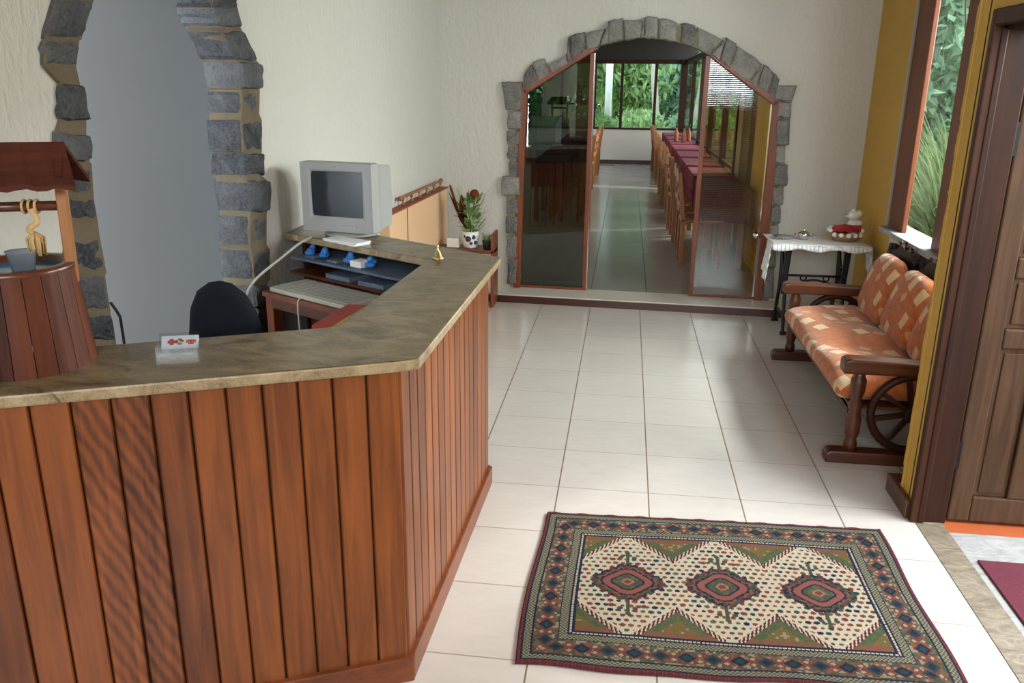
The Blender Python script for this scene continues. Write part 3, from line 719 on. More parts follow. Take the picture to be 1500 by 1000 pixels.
TL=[((-1.6,17.5,-.3),3.4,1.5,'leaf',.16,'bushy green tree seen at the left end of the far windows'),
    ((.1,18.5,-.3),3.6,1.5,'leaf2',.15,'light green tree behind the left panes of the far windows'),
    ((1.6,19.5,-.3),3.6,1.5,'leaf3',.15,'pale blue green tree behind the middle panes of the far windows'),
    ((3.3,18.5,-.3),3.6,1.5,'leaf',.15,'green tree behind the right panes of the far windows'),
    ((5.4,14.5,-.3),3.4,1.5,'leaf2',.16,'light green tree outside the side windows of the dining hall'),
    ((1.4,26.5,-.3),5.6,3.0,'leafdark',.25,'tall dark tree at the very back outside the far windows'),
    ((-4.6,23,-.3),4.8,2.4,'leaf3',.22,'tall pale green tree at the back left outside the far windows'),
    ((7.0,22.5,-.3),4.8,2.6,'leaf3',.22,'tall pale green tree at the back right outside the far windows')]
for i,(l,h,cr,mt,sz,lb) in enumerate(TL): tree(l,h,cr,5200,mt,lb,20+i,sz,tr=.07)
def shrub(loc,r,n,mat,label,seedv,size=.11,sq=(1,1,.8),group='shrubs below the dining hall windows'):
    rnd=random.Random(seedv); m=MB()
    m.tube([(0,0,0),(.02,0,r*.9)],[.03,.015],6)
    e=empty('shrub',loc,0,label,'shrub',group); m.build('stem','branch',e)
    m=MB(); leaves(m,(0,0,r*sq[2]),r,n,size,rnd,sq); m.build('foliage',mat,e)
for i,(l,r_,mt,lb) in enumerate([((-.6,15.4,-.3),1.0,'leaf','green shrub outside the left of the far windows'),((.9,15.2,-.3),.95,'leaf2','light green shrub outside the middle of the far windows'),((2.4,15.3,-.3),1.0,'leaf3','grey green shrub outside the right of the far windows'),((3.6,12.2,-.3),.9,'leaf2','light green shrub outside the far end of the side windows')]): shrub(l,r_,2600,mt,lb,40+i)
s=MB(); s.lathe([(.09,0),(.085,3.6)],n=14); tag(s.build('garden_post','whitepost',loc=(.13,15.8,-.3)),'white round post outside the left far window','post')
s=MB(); s.tube([(0,0,0),(.08,0,1.2),(-.05,0,2.4),(.1,0,4)],[.11,.09,.08,.07],10); tag(s.build('bare_tree','trunk',loc=(1.28,16.6,-.3)),'bare pale tree trunk between the middle far windows','tree')
# planting outside the reception window
def grassy(loc,n,L,mat,label,seedv,w=.014,cat='plant'):
    rnd=random.Random(seedv); m=MB()
    for _ in range(n):
        a=rnd.uniform(0,6.3); l=L*rnd.uniform(.6,1.1); bend=rnd.uniform(.3,.9); r0=rnd.uniform(0,.12)
        d=Vector((math.cos(a),math.sin(a),0)); sd=Vector((-d.y,d.x,0)); prev=None; at=(rnd.random(),0,0)
        pts=[]
        for k in range(7):
            t=k/6; p=d*(r0+l*bend*t*t*.9)+Vector((0,0,l*(t-.45*bend*t*t*t))); ww=w*(1-t)**.6+.001; pts.append((p-sd*ww,p+sd*ww))
        vs=[q for pr in pts for q in pr]
        m.add(vs,[(2*k,2*k+1,2*k+3,2*k+2) for k in range(6)],0,at)
    return tag(m.build('grass_plant',mat,loc=loc),label,cat,'plants outside the reception window')
grassy((3.85,3.0,-.3),620,1.75,'leafgrass','tall arching grass plant outside the reception window',61,.016)
grassy((4.75,5.4,-.3),520,2.2,'leafgrass','taller pale grass plant behind the window, at left',62,.016)
grassy((4.6,-1.0,-.25),260,1.2,'leaf','shorter green grass plant outside the hidden window pane',63)
tg='trees outside the reception window'
e=tree((5.2,6.9,-.3),3.6,1.4,5200,'leaf3','leafy pale green tree in the upper part of the reception window',70,.15,'branch',.05); e['group']=tg
e=tree((6.6,9.8,-.3),4.2,1.8,5200,'leaf','dark green tree standing farthest back outside the reception window',71,.17,'branch',.06); e['group']=tg
e=tree((6.9,1.0,-.3),2.8,1.2,3200,'leaf2','light green tree outside the hidden part of the reception window',72,.15,'branch',.05); e['group']=tg

# ------------------------------------------------------------------ reception counter
CZ=1.04
def inset(a,b,d): # shift segment a-b to its left by d
    v=Vector((b[0]-a[0],b[1]-a[1])).normalized(); n=Vector((-v.y,v.x)); return (a[0]+n.x*d,a[1]+n.y*d),(b[0]+n.x*d,b[1]+n.y*d)
A0=(-1.05,-4.318); A1=(.113,-3.767); A2=(.13,-2.39); A3=(-.985,-1.665); I3=(-.98,-1.995); I2=(-.16,-2.49); I1=(-.20,-3.505); I0=(-1.04,-3.925)
poly=[A0,(.07,-3.79),(.115,-3.76),A2,A3,I3,I2,I1,I0]
e=empty('granite_worktop',(.0,-3.1,CZ-.03),0,'brown veined granite top running round the reception counter','worktop')
m=MB(); m.prism(poly,CZ-.032,CZ,0,mtop=1); m.build('slab',['granite_edge','granite'],e,loc=(0,-3.1,CZ-.03),world=True,bevel=.006)
ctr=empty('reception_counter',(0.05,-3.7,0),0,'reception counter clad in vertical reddish brown boards','counter')
P0=(-1.075,-4.262); P1=(.05,-3.725); P2=(.078,-2.42); P3=(-.98,-1.735)
def panel(name,a,b,n,seedv,figs=()):
    rnd=random.Random(seedv); m=MB(); a=Vector((*a,0)); b=Vector((*b,0)); d=(b-a)/n; u=d.normalized(); nn=Vector((u.y,-u.x,0))
    for i in range(n):
        p=a+d*i; q=a+d*(i+1); v=(rnd.random()*.8+.1,1.0 if i in figs else 0,rnd.random())
        g=.0022
        o0=p+u*g; o1=q-u*g; c0_=.004
        prof=[(o0-nn*.012),(o0-nn*.001),(o0+u*c0_+nn*.004),(o1-u*c0_+nn*.004),(o1-nn*.001),(o1-nn*.012)]
        # taller solid plank with chamfered long edges
        n6=len(prof); zb_,zt_=.07,CZ-.032
        vs=[(p_.x,p_.y,zb_) for p_ in prof]+[(p_.x,p_.y,zt_) for p_ in prof]
        fs=[tuple(range(n6))[::-1],tuple(range(n6,2*n6))]+[(k,(k+1)%n6,n6+(k+1)%n6,n6+k) for k in range(n6)]
        m.add(vs,fs,0,v)
    m.bar((a.x-nn.x*.02,a.y-nn.y*.02,(CZ-.032)/2),(b.x-nn.x*.02,b.y-nn.y*.02,(CZ-.032)/2),.02,CZ-.034,1)
    return m.build(name,['board','dark_gap'],ctr,loc=tuple(ctr.location),world=True)
panel('front_panel',P0,P1,14,4,(5,6)); panel('side_panel',P1,P2,16,9); panel('return_panel',P2,P3,12,6)
m=MB()
def trimseg(a,b,w=.022,z0=0,z1=.085):
    a=Vector((*a,0)); b=Vector((*b,0)); u=(b-a).normalized(); nn=Vector((u.y,-u.x,0))
    a=a+nn*w*.4; b=b+nn*w*.4; m.bar((a.x-u.x*.0,a.y-u.y*.0,(z0+z1)/2),(b.x+u.x*.015,b.y+u.y*.015,(z0+z1)/2),w,z1-z0)
trimseg(P0,P1); trimseg(P1,P2); trimseg(P2,P3)
m.build('base_trim','redwoodx',ctr,loc=tuple(ctr.location),world=True,bevel=.004)
m=MB(); m.box(P1[0]-.035,P1[0]-.005,P1[1]+.01,P1[1]+.04,.05,CZ-.035); m.box(P2[0]-.035,P2[0]-.002,P2[1]-.04,P2[1]-.01,.02,CZ-.035); m.build('corner_post','redwood',ctr,loc=tuple(ctr.location),world=True)

# key shelf and desk below the return (direction u along the return, n towards the camera)
U=Vector((-.77,.46,0)).normalized(); NN=Vector((-.46,-.77,0)).normalized(); NN=Vector((-U.y,U.x,0)); NN=NN if NN.y<0 else -NN
Q=Vector((-.17,-2.50,0))
def K(u,n,z): p=Q+U*u+NN*n; return (p.x,p.y,z)
def kbox(m,u0,u1,n0,n1,z0,z1,mi=0):
    vs=[K(u,n,z) for z in (z0,z1) for n in (n0,n1) for u in (u0,u1)]
    m.add(vs,[(0,2,3,1),(4,5,7,6),(0,1,5,4),(2,6,7,3),(0,4,6,2),(1,3,7,5)],mi)
LKR=K(.45,0,0)
sh=empty('key_shelf',LKR,0,'dark wooden shelf rack under the granite return holding blue items','shelf')
m=MB(); kbox(m,.02,.80,-.26,-.24,.855,CZ-.035); kbox(m,.02,.04,-.24,.0,.855,CZ-.035); kbox(m,.785,.80,-.24,.0,.86,CZ-.035); m.build('carcass','darkwood',sh,loc=LKR,world=True)
m=MB(); kbox(m,.04,.82,-.24,.06,.945,.955); m.build('shelf_board','bluegrey',sh,loc=LKR,world=True)
m=MB(); kbox(m,.04,.84,-.24,.055,.872,.884); m.build('shelf_board','darkwoodx',sh,loc=LKR,world=True)
dk=empty('writing_desk',K(.55,.15,0),0,'low brown wooden desk set under the granite return','desk')
LD=K(.55,.15,0)
m=MB(); kbox(m,-.05,.72,.0,.30,.825,.85); m.build('desktop','redwoodx',dk,loc=LD,world=True,bevel=.004)
m=MB(); kbox(m,-.03,.70,.27,.29,.78,.825); m.build('apron','darkwoodx',dk,loc=LD,world=True)
for u0,n0 in ((.66,.24),(.66,.0),(.0,.24),(.0,.0)):
    m=MB(); kbox(m,u0,u0+.05,n0,n0+.05,0,.825); m.build('leg','redwood',dk,loc=LD,world=True,bevel=.003)
# keyboard
m=MB(); kbox(m,.17,.68,.075,.285,.851,.871)
kb=m.build('keyboard','keyb',loc=K(.55,.17,.851),world=True,bevel=.004); tag(kb,'long beige keyboard lying on the low desk','keyboard')
m=MB()
for i in range(22):
    for j in range(6):
        if i in (14,18): continue
        u0=.185+i*.0222; n0=.09+j*.030; kbox(m,u0,u0+.019,n0,n0+.025,.871,.875)
k_=m.build('keys','monitor_side',kb,loc=K(.55,.17,.851),world=True); k_.location=(0,0,0)
# blue items on the shelf
rnd=random.Random(8)
bl=[(.745,'blue','faded blue folded bag leftmost on the key shelf'),(.64,'blue','blue folded bag left of the middle of the key shelf'),(.48,'blue','blue folded bag right of the middle of the key shelf'),(.33,'blue','brightest blue folded bag at the right of the key shelf')]
for u0,mt,lb in bl:
    m=MB(); kk=[]
    for i in range(3): 
        c=K(u0+rnd.uniform(-.012,.012),.0+rnd.uniform(-.01,.01),.957+.018+.012*i); m.ball(c,.023,10,sc=(1.15-.25*i,1.1-.2*i,.62))
    tag(m.build('folded_bag',mt,loc=K(u0,.0,.957),world=True),lb,'bag','blue bags on the key shelf')
for u0,mt,lb in ((.56,'bluegrey','grey blue key tag lying between the blue bags'),(.40,'paper','small white tag lying on the key shelf'),(.72,'bluegrey','grey blue key tag at the left of the key shelf')):
    m=MB(); kbox(m,u0-.04,u0+.03,-.03,.035,.957,.966 if mt!='paper' else .985); tag(m.build('key_tag',mt,loc=K(u0,0,.957),world=True,bevel=.002),lb,'tag','tags on the key shelf')
for u0,lb in ((.52,'dark blue ledger on the lower shelf at the left'),(.30,'dark blue ledger on the lower shelf at the right')):
    m=MB(); kbox(m,u0-.09,u0+.07,-.10,.045,.885,.905); tag(m.build('ledger','bluegrey',loc=K(u0,0,.885),world=True),lb,'book','ledgers on the lower shelf')
m=MB(); m.lathe([(.018,0),(.024,.05)],K(.10,.06,.852),14); tag(m.build('paper_cup','paper',loc=K(.10,.06,.852),world=True),'small white paper cup in the inner corner of the desk','cup')
# red book and yellow ruler by the inner corner of the worktop
m=MB(); rt=Matrix.Rotation(R(84),3,'Z'); m.obox((-.335,-3.05,.929),(.15,.055,.019),rt); e=m.build('red_book','red',loc=(-.335,-3.05,.91),world=True,bevel=.012,seg=3); tag(e,'red padded book lying behind the counter by its inner corner','book')
m=MB(); m.obox((-.240,-3.20,.985),(.16,.016,.006),rt); tag(m.build('yellow_ruler','yellowp',loc=(-.240,-3.20,.98),world=True),'yellow ruler beside the red book','ruler')
m=MB(); m.box(-.41,-.07,-3.42,-2.85,.895,.909); m.box(-.09,-.07,-3.40,-2.97,0,.895); m.build('under_shelf','darkwood',ctr,loc=tuple(ctr.location),world=True)
m=MB(); m.box(-.255,-.225,-3.33,-3.06,.91,.978); tag(m.build('file_box','darkwood',loc=(-.24,-3.2,.91),world=True),'dark narrow box the yellow ruler rests on','box')

# CRT monitor
F=Vector((.37,-.08,0)).normalized(); Gd=Vector((-F.y,F.x,0))  # Gd points backwards
Mo=Vector((-.682,-2.09,CZ))
mon=empty('computer_monitor',Mo,math.atan2(F.y,F.x),'bulky pale grey tube monitor standing on the granite return','monitor')
m=MB()
def ring(x,z0,z1,y): return [(-x,y,z0),(x,y,z0),(x,y,z1),(-x,y,z1)]
secs=[ring(.186,.030,.345,.0),ring(.188,.028,.347,.06),ring(.180,.034,.338,.10),ring(.165,.04,.325,.22),ring(.11,.07,.26,.33)]
vs=[p for s_ in secs for p in s_]; fs=[]
for i in range(4):
    for k in range(4): fs.append((i*4+k,i*4+(k+1)%4,i*4+4+(k+1)%4,i*4+4+k))
fs.append((16,17,18,19))
m.add(vs,fs,0)
# bezel front with a screen recess
fo=ring(.186,.030,.345,.0); fi=ring(.138,.095,.308,-.0); fr2=ring(.132,.101,.302,.012)
m.add(fo+fi+fr2,[(0,4,5,1),(1,5,6,2),(2,6,7,3),(3,7,4,0),(4,8,9,5),(5,9,10,6),(6,10,11,7),(7,11,8,4)],0)
m.f=[f[::-1] if False else f for f in m.f]
m.build('housing',['monitor'],mon,bevel=.008)
m=MB(); nx,nz=10,8; vs=[];fs=[]
for j in range(nz+1):
    for i in range(nx+1):
        u=i/nx*2-1; v=j/nz*2-1; vs.append((u*.134,.010-.008*(1-(u*u+v*v)/2),.2015+v*.1025))
for j in range(nz):
    for i in range(nx): a=j*(nx+1)+i; fs.append((a,a+1,a+nx+2,a+nx+1))
m.add(vs,fs,0,None,True); m.build('screen','screen',mon)
m=MB(); m.box(.03,.10,-.004,.002,.045,.062); m.box(-.12,-.07,-.003,.002,.078,.083); m.ball((0,-.001,.327),.006,8); m.build('button_panel','monitor_side',mon,bevel=.001)
m=MB(); m.lathe([(.13,.003),(.13,.012),(.09,.02),(.085,.034)],(0,.13,0),24); m.build('swivel_base','monitor_side',mon)
m=MB(); rt=Matrix.Rotation(math.atan2(F.y,F.x)+R(-14),3,'Z'); 
for i in range(4): m.obox((-.61,-2.185,CZ+.002+.0035*i),(.11,.045,.0016),Matrix.Rotation(math.atan2(U.y,U.x)+R(2*i-3),3,'Z'))
tag(m.build('paper_stack','paper',loc=(-.61,-2.185,CZ+.0005),world=True),'small stack of white papers under the front of the monitor','papers')
# cables
def curve_pts(P,n=8):
    out=[]; P=[Vector(p) for p in P]
    for i in range(len(P)-1):
        p0=P[max(i-1,0)];p1=P[i];p2=P[i+1];p3=P[min(i+2,len(P)-1)]
        for k in range(n):
            t=k/n; out.append(.5*((2*p1)+(p2-p0)*t+(2*p0-5*p1+4*p2-p3)*t*t+(-p0+3*p1-3*p2+p3)*t**3))
    out.append(P[-1]); return out
e=MB(); e.tube(curve_pts([(-.80,-2.12,CZ+.007),(-.83,-2.20,1.03),(-.88,-2.30,.98),(-.96,-2.41,.90),(-.98,-2.47,.82),(-.93,-2.52,.72),(-.86,-2.57,.60),(-.86,-2.60,.3),(-.88,-2.6,.006)]),.006,8)
tag(e.build('monitor_cable','cable',loc=(-.80,-2.12,CZ),world=True),'grey cable hanging down from the monitor past the desk','cable')
e=MB(); e.tube(curve_pts([K(.44,.302,.862),K(.44,.32,.84),K(.43,.325,.7),K(.42,.32,.4),K(.42,.32,.006)]),.0035,6)
tag(e.build('keyboard_cable','cable',loc=K(.44,.31,.80),world=True),'thin grey cable hanging from the front of the low desk','cable')
# bell
s=MB(); s.lathe([(.026,0),(.024,.004),(.017,.012),(.013,.026),(.006,.034),(.004,.045),(.006,.052),(.002,.058)],n=18)
tag(s.build('hand_bell','brass',loc=(-.125,-2.462,CZ)),'small brass hand bell on the inner corner of the granite top','bell')
# card holder with cards
ch=empty('card_holder',(-.535,-3.80,CZ),R(20),'clear card holder with printed cards on the granite front top','card holder')
s=MB(); s.box(-.052,.052,-.035,.035,0,.004); s.box(-.052,.052,-.036,-.033,0,.022); s.obox((0,.026,.022),(.052,.0015,.022),Matrix.Rotation(R(-40),3,'X')); s.box(-.052,-.05,-.035,.03,0,.022); s.box(.05,.052,-.035,.03,0,.022)
s.build('tray','plastic_clear',ch)
s=MB(); rnd=random.Random(3); rt=Matrix.Rotation(R(-40),3,'X')
nx,nz=18,8; cols=[(.78,.78,.80),(.8,.8,.8),(.75,.72,.74)]
for i in range(nx):
    for j in range(nz):
        x0=-.047+.094*i/nx; x1=-.047+.094*(i+1)/nx; z0=.005+.036*j/nz; z1=.005+.036*(j+1)/nz
        c=(.80,.80,.82)
        if 2<=j<=5:
            t=math.hypot(i-4.5,(j-3.5)*1.6)
            if t<2.6: c=(.45,.12,.10)
            t=math.hypot(i-8.5,(j-3.5)*1.6)
            if t<2.6: c=(.28,.10,.08) if rnd.random()<.6 else (.7,.55,.25)
            t=math.hypot(i-14,(j-3.2)*1.4)
            if t<2.4: c=(.75,.30,.10) if rnd.random()<.5 else (.6,.08,.08)
        vs=[rt@Vector((x,0,z)) for x,z in ((x0,z0),(x1,z0),(x1,z1),(x0,z1))]; s.add([(v.x,v.y+.012,v.z) for v in vs],[(0,1,2,3)],0,c)
vs=[rt@Vector((x,y,z)) for y in (.0004,.008) for x,z in ((-.047,.005),(.047,.005),(.047,.041),(-.047,.041))]
s.add([(v.x,v.y+.012,v.z) for v in vs],[(0,1,2,3),(4,7,6,5),(0,4,5,1),(1,5,6,2),(2,6,7,3),(3,7,4,0)],0,(.8,.8,.8))
s.build('cards','print',ch)
# wishing well planter on the counter
W=Vector((-.862,-3.945,CZ)); wa=R(25)
well=empty('wishing_well',W,wa,'small dark wooden wishing well model with a shingled roof on the counter','wishing well')
s=MB(); n=20
for k in range(n):
    a0=2*PI*k/n+.006; a1=2*PI*(k+1)/n-.006; at=(random.random(),0,0); vs=[]
    for r0,z in ((.157,0),(.137,.25)):
        for r_ in (r0,r0-.014):
            for a in (a0,(a0+a1)/2,a1): vs.append((r_*math.cos(a),r_*math.sin(a),z))
    s.add(vs,[(0,1,7,6),(1,2,8,7),(4,3,9,10),(5,4,10,11),(6,7,10,9),(7,8,11,10),(0,6,9,3),(2,5,11,8),(0,3,4,1),(1,4,5,2)],0,at)
s.build('barrel','barrel',well)
s=MB(); s.lathe([(.139,.244),(.141,.256),(.112,.256),(.112,.20)],n=40,cap=False); s.build('rim','darkwoodx',well)
s=MB(); s.lathe([(.0005,.241),(.118,.241)],n=40,cap=False); s.build('basin','water',well)
for sx in (.128,-.128):
    s=MB(); s.bar((sx*1.0,0,.20),(sx*1.03,0,.50),.026,.026,up=(1,0,0)); s.build('post','postwood',well,bevel=.004)
s=MB(); s.tube([(-.13,0,.395),(.125,0,.395)],.012,12); spn=s.build('spindle','darkwoodx',well)
s=MB(); hl0,hl1=-.15,.152; 
for sg in (1,-1):
    nseg=16; up_=[];lo_=[]
    for i in range(nseg+1):
        x=hl0+(hl1-hl0)*i/nseg; x2=(hl0-.0)+(hl1+.03-hl0)*i/nseg; sc_=.010*abs(math.sin(PI*i/nseg*4.5))
        up_.append((x,0,.548)); lo_.append((x2,sg*.098,.462-sc_))
    dn=Vector((0,0,-.012)); vs=[Vector(p) for p in up_+lo_]+[Vector(p)+dn for p in up_+lo_]; L=nseg+1; fs=[]
    for i in range(nseg):
        fs+= [(i,i+1,L+i+1,L+i),(2*L+i,3*L+i,3*L+i+1,2*L+i+1),(L+i,L+i+1,3*L+i+1,3*L+i)]
    fs+=[(0,L,3*L,2*L),(L-1,3*L-1,4*L-1,2*L-1)]
    s.add(vs,fs,0)
s.bar((.145,-.080,.468),(.145,0,.530),.012,.02); s.bar((.145,.080,.468),(.145,0,.530),.012,.02)
s.build('roof','shingle',well)
s=MB()
for k in range(3): s.tube([(.045+.014*k+.017*math.cos(a)*.2,.0155*math.cos(a),.395+.0155*math.sin(a)) for a in [2*PI*i/12 for i in range(12)]],.0035,6,closed=True)
s.tube(curve_pts([(.06,-.014,.39),(.072,-.016,.36),(.05,-.016,.34),(.072,-.018,.32),(.062,-.018,.30)]),.007,8)
for k in range(26):
    a=random.uniform(0,6.3); r_=random.uniform(.004,.024); s.tube([(.062,-.018,.335),(.062+r_*math.cos(a),-.018+r_*math.sin(a),.32),(.062+r_*math.cos(a)*.9,-.018+r_*math.sin(a)*.9,.285-random.uniform(0,.012))],.0024,5)
s.build('rope','rope',spn)
cp=Vector((-.818,-3.968,CZ+.2425)); s=MB(); s.lathe([(.0005,.0),(.025,.0),(.033,.048),(.036,.051),(.031,.048),(.023,.003)],n=24,cap=False)
o=s.build('plastic_cup','cup',loc=cp); tag(o,'clear plastic cup standing inside the wishing well','cup')
s=MB(); s.tube(curve_pts([(-.70,-3.82,CZ+.13),(-.71,-3.78,CZ+.09),(-.745,-3.72,CZ+.04),(-.76,-3.70,.9),(-.80,-3.68,.5),(-.82,-3.67,.006)]),.004,6)
tag(s.build('pump_cable','blackcable',loc=(-.70,-3.8,CZ),world=True),'thin black cable trailing from the wishing well behind the counter','cable')
# office chair behind the counter
oc=empty('office_chair',(-.825,-2.98,0),R(8),'black office chair behind the counter with only its back showing','chair')
s=MB(); bp=[]
prof=[(-.135,-.02),(-.13,.06),(-.115,.17),(-.085,.235),(-.04,.268),(0,.275),(.04,.265),(.085,.225),(.12,.15),(.135,.06),(.14,-.02)]
prof=[(x*1.05,z) for x,z in prof]; 
n=len(prof); vs=[]
for y,sh in ((-.035,.82),(-.028,.94),(0,1.0),(.03,.94),(.036,.82)):
    for x,z in prof: vs.append((x*sh,y+.25*(x*x),.76+z*sh))
fs=[]
for L_ in range(4):
    for k in range(n-1): fs.append((L_*n+k,L_*n+k+1,(L_+1)*n+k+1,(L_+1)*n+k))
    fs.append((L_*n+n-1,L_*n,(L_+1)*n,(L_+1)*n+n-1))
fs+=[tuple(range(n))[::-1],tuple(range(4*n,5*n))]
s.add(vs,fs,0,None,True); s.build('backrest','blackfab',oc)
s=MB(); s.bar((0,.04,.42),(0,.05,.80),.05,.015,up=(1,0,0)); s.build('back_support','iron',oc)
s=MB(); s.obox((0,-.20,.45),(.21,.21,.035)); s.build('seat','blackfab',oc,bevel=.03,seg=4)
s=MB(); s.lathe([(.025,.06),(.025,.42)],(0,-.2,0),12)
for k in range(5): a=2*PI*k/5; s.bar((0,-.2,.08),(.25*math.cos(a),-.2+.25*math.sin(a),.06),.04,.03); s.ball((.25*math.cos(a),-.2+.25*math.sin(a),.027),.026,8)
s.build('base','iron',oc)

# peach cabinet against the left wall with a little gallery rail
pc=empty('low_cabinet',LO,LA,'peach painted low cabinet with a small spindle rail against the wall','cabinet')
s=MB(); s.box(.06,1.66,.0,.07,.0,.905); s.build('body','peach',pc,bevel=.004)
s=MB(); s.box(.05,1.67,.0,.078,.905,.915); s.box(1.25,1.262,.071,.074,.0,.905); s.build('edge_strip','terracotta',pc)
s=MB(); s.box(.12,1.30,.03,.045,.965,.98); s.ball((1.30,.037,.972),.018,10); s.ball((.14,.037,.975),.018,10)
rl_=s.build('rail','chairwood',pc)
for k in range(6):
    x=.16+.215*k; s=MB(); s.lathe([(.009,.915),(.013,.93),(.006,.94),(.013,.955),(.009,.967)],(x,.037,0),10); s.build('spindle','chairwood',rl_)

# plant stand with pots by the back wall
ps=empty('plant_stand',(-.55,.78,0),0,'reddish wooden plant stand in the corner by the back wall','plant stand')
s=MB(); s.box(-.30,.17,-.12,.12,.44,.47); s.build('shelf_board','redwoodx',ps,bevel=.004)
s=MB(); s.box(.145,.17,-.12,.12,.0,.60); s.build('side_panel','redwood',ps,bevel=.006)
s=MB(); s.box(-.30,-.275,-.12,.12,.0,.44); s.build('side_panel','redwood',ps,bevel=.006)
def leafblade(m,base,d,L,w,droop,at,mi=0):
    d=Vector(d).normalized(); sd=d.cross(Vector((0,0,1))); sd=sd.normalized() if sd.length>.05 else Vector((1,0,0)); n_=6; pts=[]
    for k in range(n_+1):
        t=k/n_; p=Vector(base)+d*L*t+Vector((0,0,-droop*L*t*t)); ww=w*math.sin(PI*min(1,t*.93+.07))**.8; pts+= [p-sd*ww,p+sd*ww]
    m.add(pts,[(2*k,2*k+1,2*k+3,2*k+2) for k in range(n_)],mi,at)
pp=empty('potted_plant',(-.585,.76,.471),0,'white pot with dark pattern holding leafy green and red brown stems','potted plant')
s=MB(); s.lathe([(.045,0),(.058,.01),(.068,.09),(.072,.135),(.066,.135),(.058,.10)],n=24); s.build('pot','ceramic',pp)
s=MB()
for a,z,r_ in ((-95,.08,.028),(-60,.095,.022),(-75,.045,.015),(-120,.10,.014),(-45,.05,.018)):
    c=Vector((.068*math.cos(R(a)),.068*math.sin(R(a)),z)); s.ball(c,r_,8,sc=(.9,.25,.9))
s.build('pot_pattern','navy',pp)
rnd=random.Random(12); s=MB()
for k in range(80):
    a=rnd.uniform(0,6.3); el=rnd.uniform(.5,1.4); z=.13+rnd.uniform(0,.25); r0=rnd.uniform(0,.09)
    leafblade(s,(r0*math.cos(a),r0*math.sin(a),z),(math.cos(a)*math.cos(el),math.sin(a)*math.cos(el),math.sin(el)),rnd.uniform(.05,.13),rnd.uniform(.012,.024),rnd.uniform(0,.7),(rnd.random(),0,0))
for k in range(7):
    a=rnd.uniform(0,6.3); s.tube(curve_pts([(0,0,.12),(.05*math.cos(a),.05*math.sin(a),.28),(.12*math.cos(a),.12*math.sin(a),.42+rnd.uniform(-.05,.05))],4),.003,5)
for (dx,dz) in ((.20,.42),(.16,.36),(-.10,.52),(.02,.50)): leafblade(s,(dx*.6,-.02,dz-.08),(dx*.8,0,.25),.12,.009,.3,(.8,0,0))
s.build('green_leaves','leaf',pp)
s=MB()
for k in range(16):
    a=rnd.uniform(2.2,4.4); el=rnd.uniform(.3,1.3); leafblade(s,(-.03,0,.13+rnd.uniform(0,.12)),(math.cos(a)*math.cos(el),math.sin(a)*.6*math.cos(el),math.sin(el)),rnd.uniform(.1,.20),rnd.uniform(.014,.028),.2,(rnd.random(),0,0))
s.tube(curve_pts([(-.02,0,.12),(-.10,0,.30),(-.16,-.02,.50)],5),[.012]*5+[.010]*5+[.006],6)
leafblade(s,(-.07,0,.20),(-.35,0,.9),.30,.035,.1,(.4,0,0)); leafblade(s,(-.05,.01,.2),(-.15,.3,.9),.26,.03,.1,(.7,0,0))
s.ball((.04,-.03,.435),.038,12,at=(.6,0,0)); s.tube([(.02,0,.12),(.035,-.02,.42)],.004,6)
s.build('red_brown_leaves','leafred',pp)
sp=empty('small_potted_plant',(-.445,.73,.471),0,'small dark green pot of spiky succulent at the right of the plant stand','potted plant')
s=MB(); s.lathe([(.030,0),(.040,.065),(.042,.07),(.036,.07)],n=18); s.build('pot','greenpot',sp)
s=MB()
for k in range(22):
    a=rnd.uniform(0,6.3); el=rnd.uniform(.6,1.5); leafblade(s,(.012*math.cos(a),.012*math.sin(a),.06),(math.cos(a)*math.cos(el),math.sin(a)*math.cos(el),math.sin(el)),rnd.uniform(.05,.1),.006,.1,(rnd.random(),0,0))
s.build('leaves','leaf',sp)
s=MB(); s.box(-.05,.05,-.03,.03,0,.075); tag(s.build('small_box','paper',loc=(-.725,.76,.471),bevel=.004),'small white box behind the counter at the left of the plant stand','box')

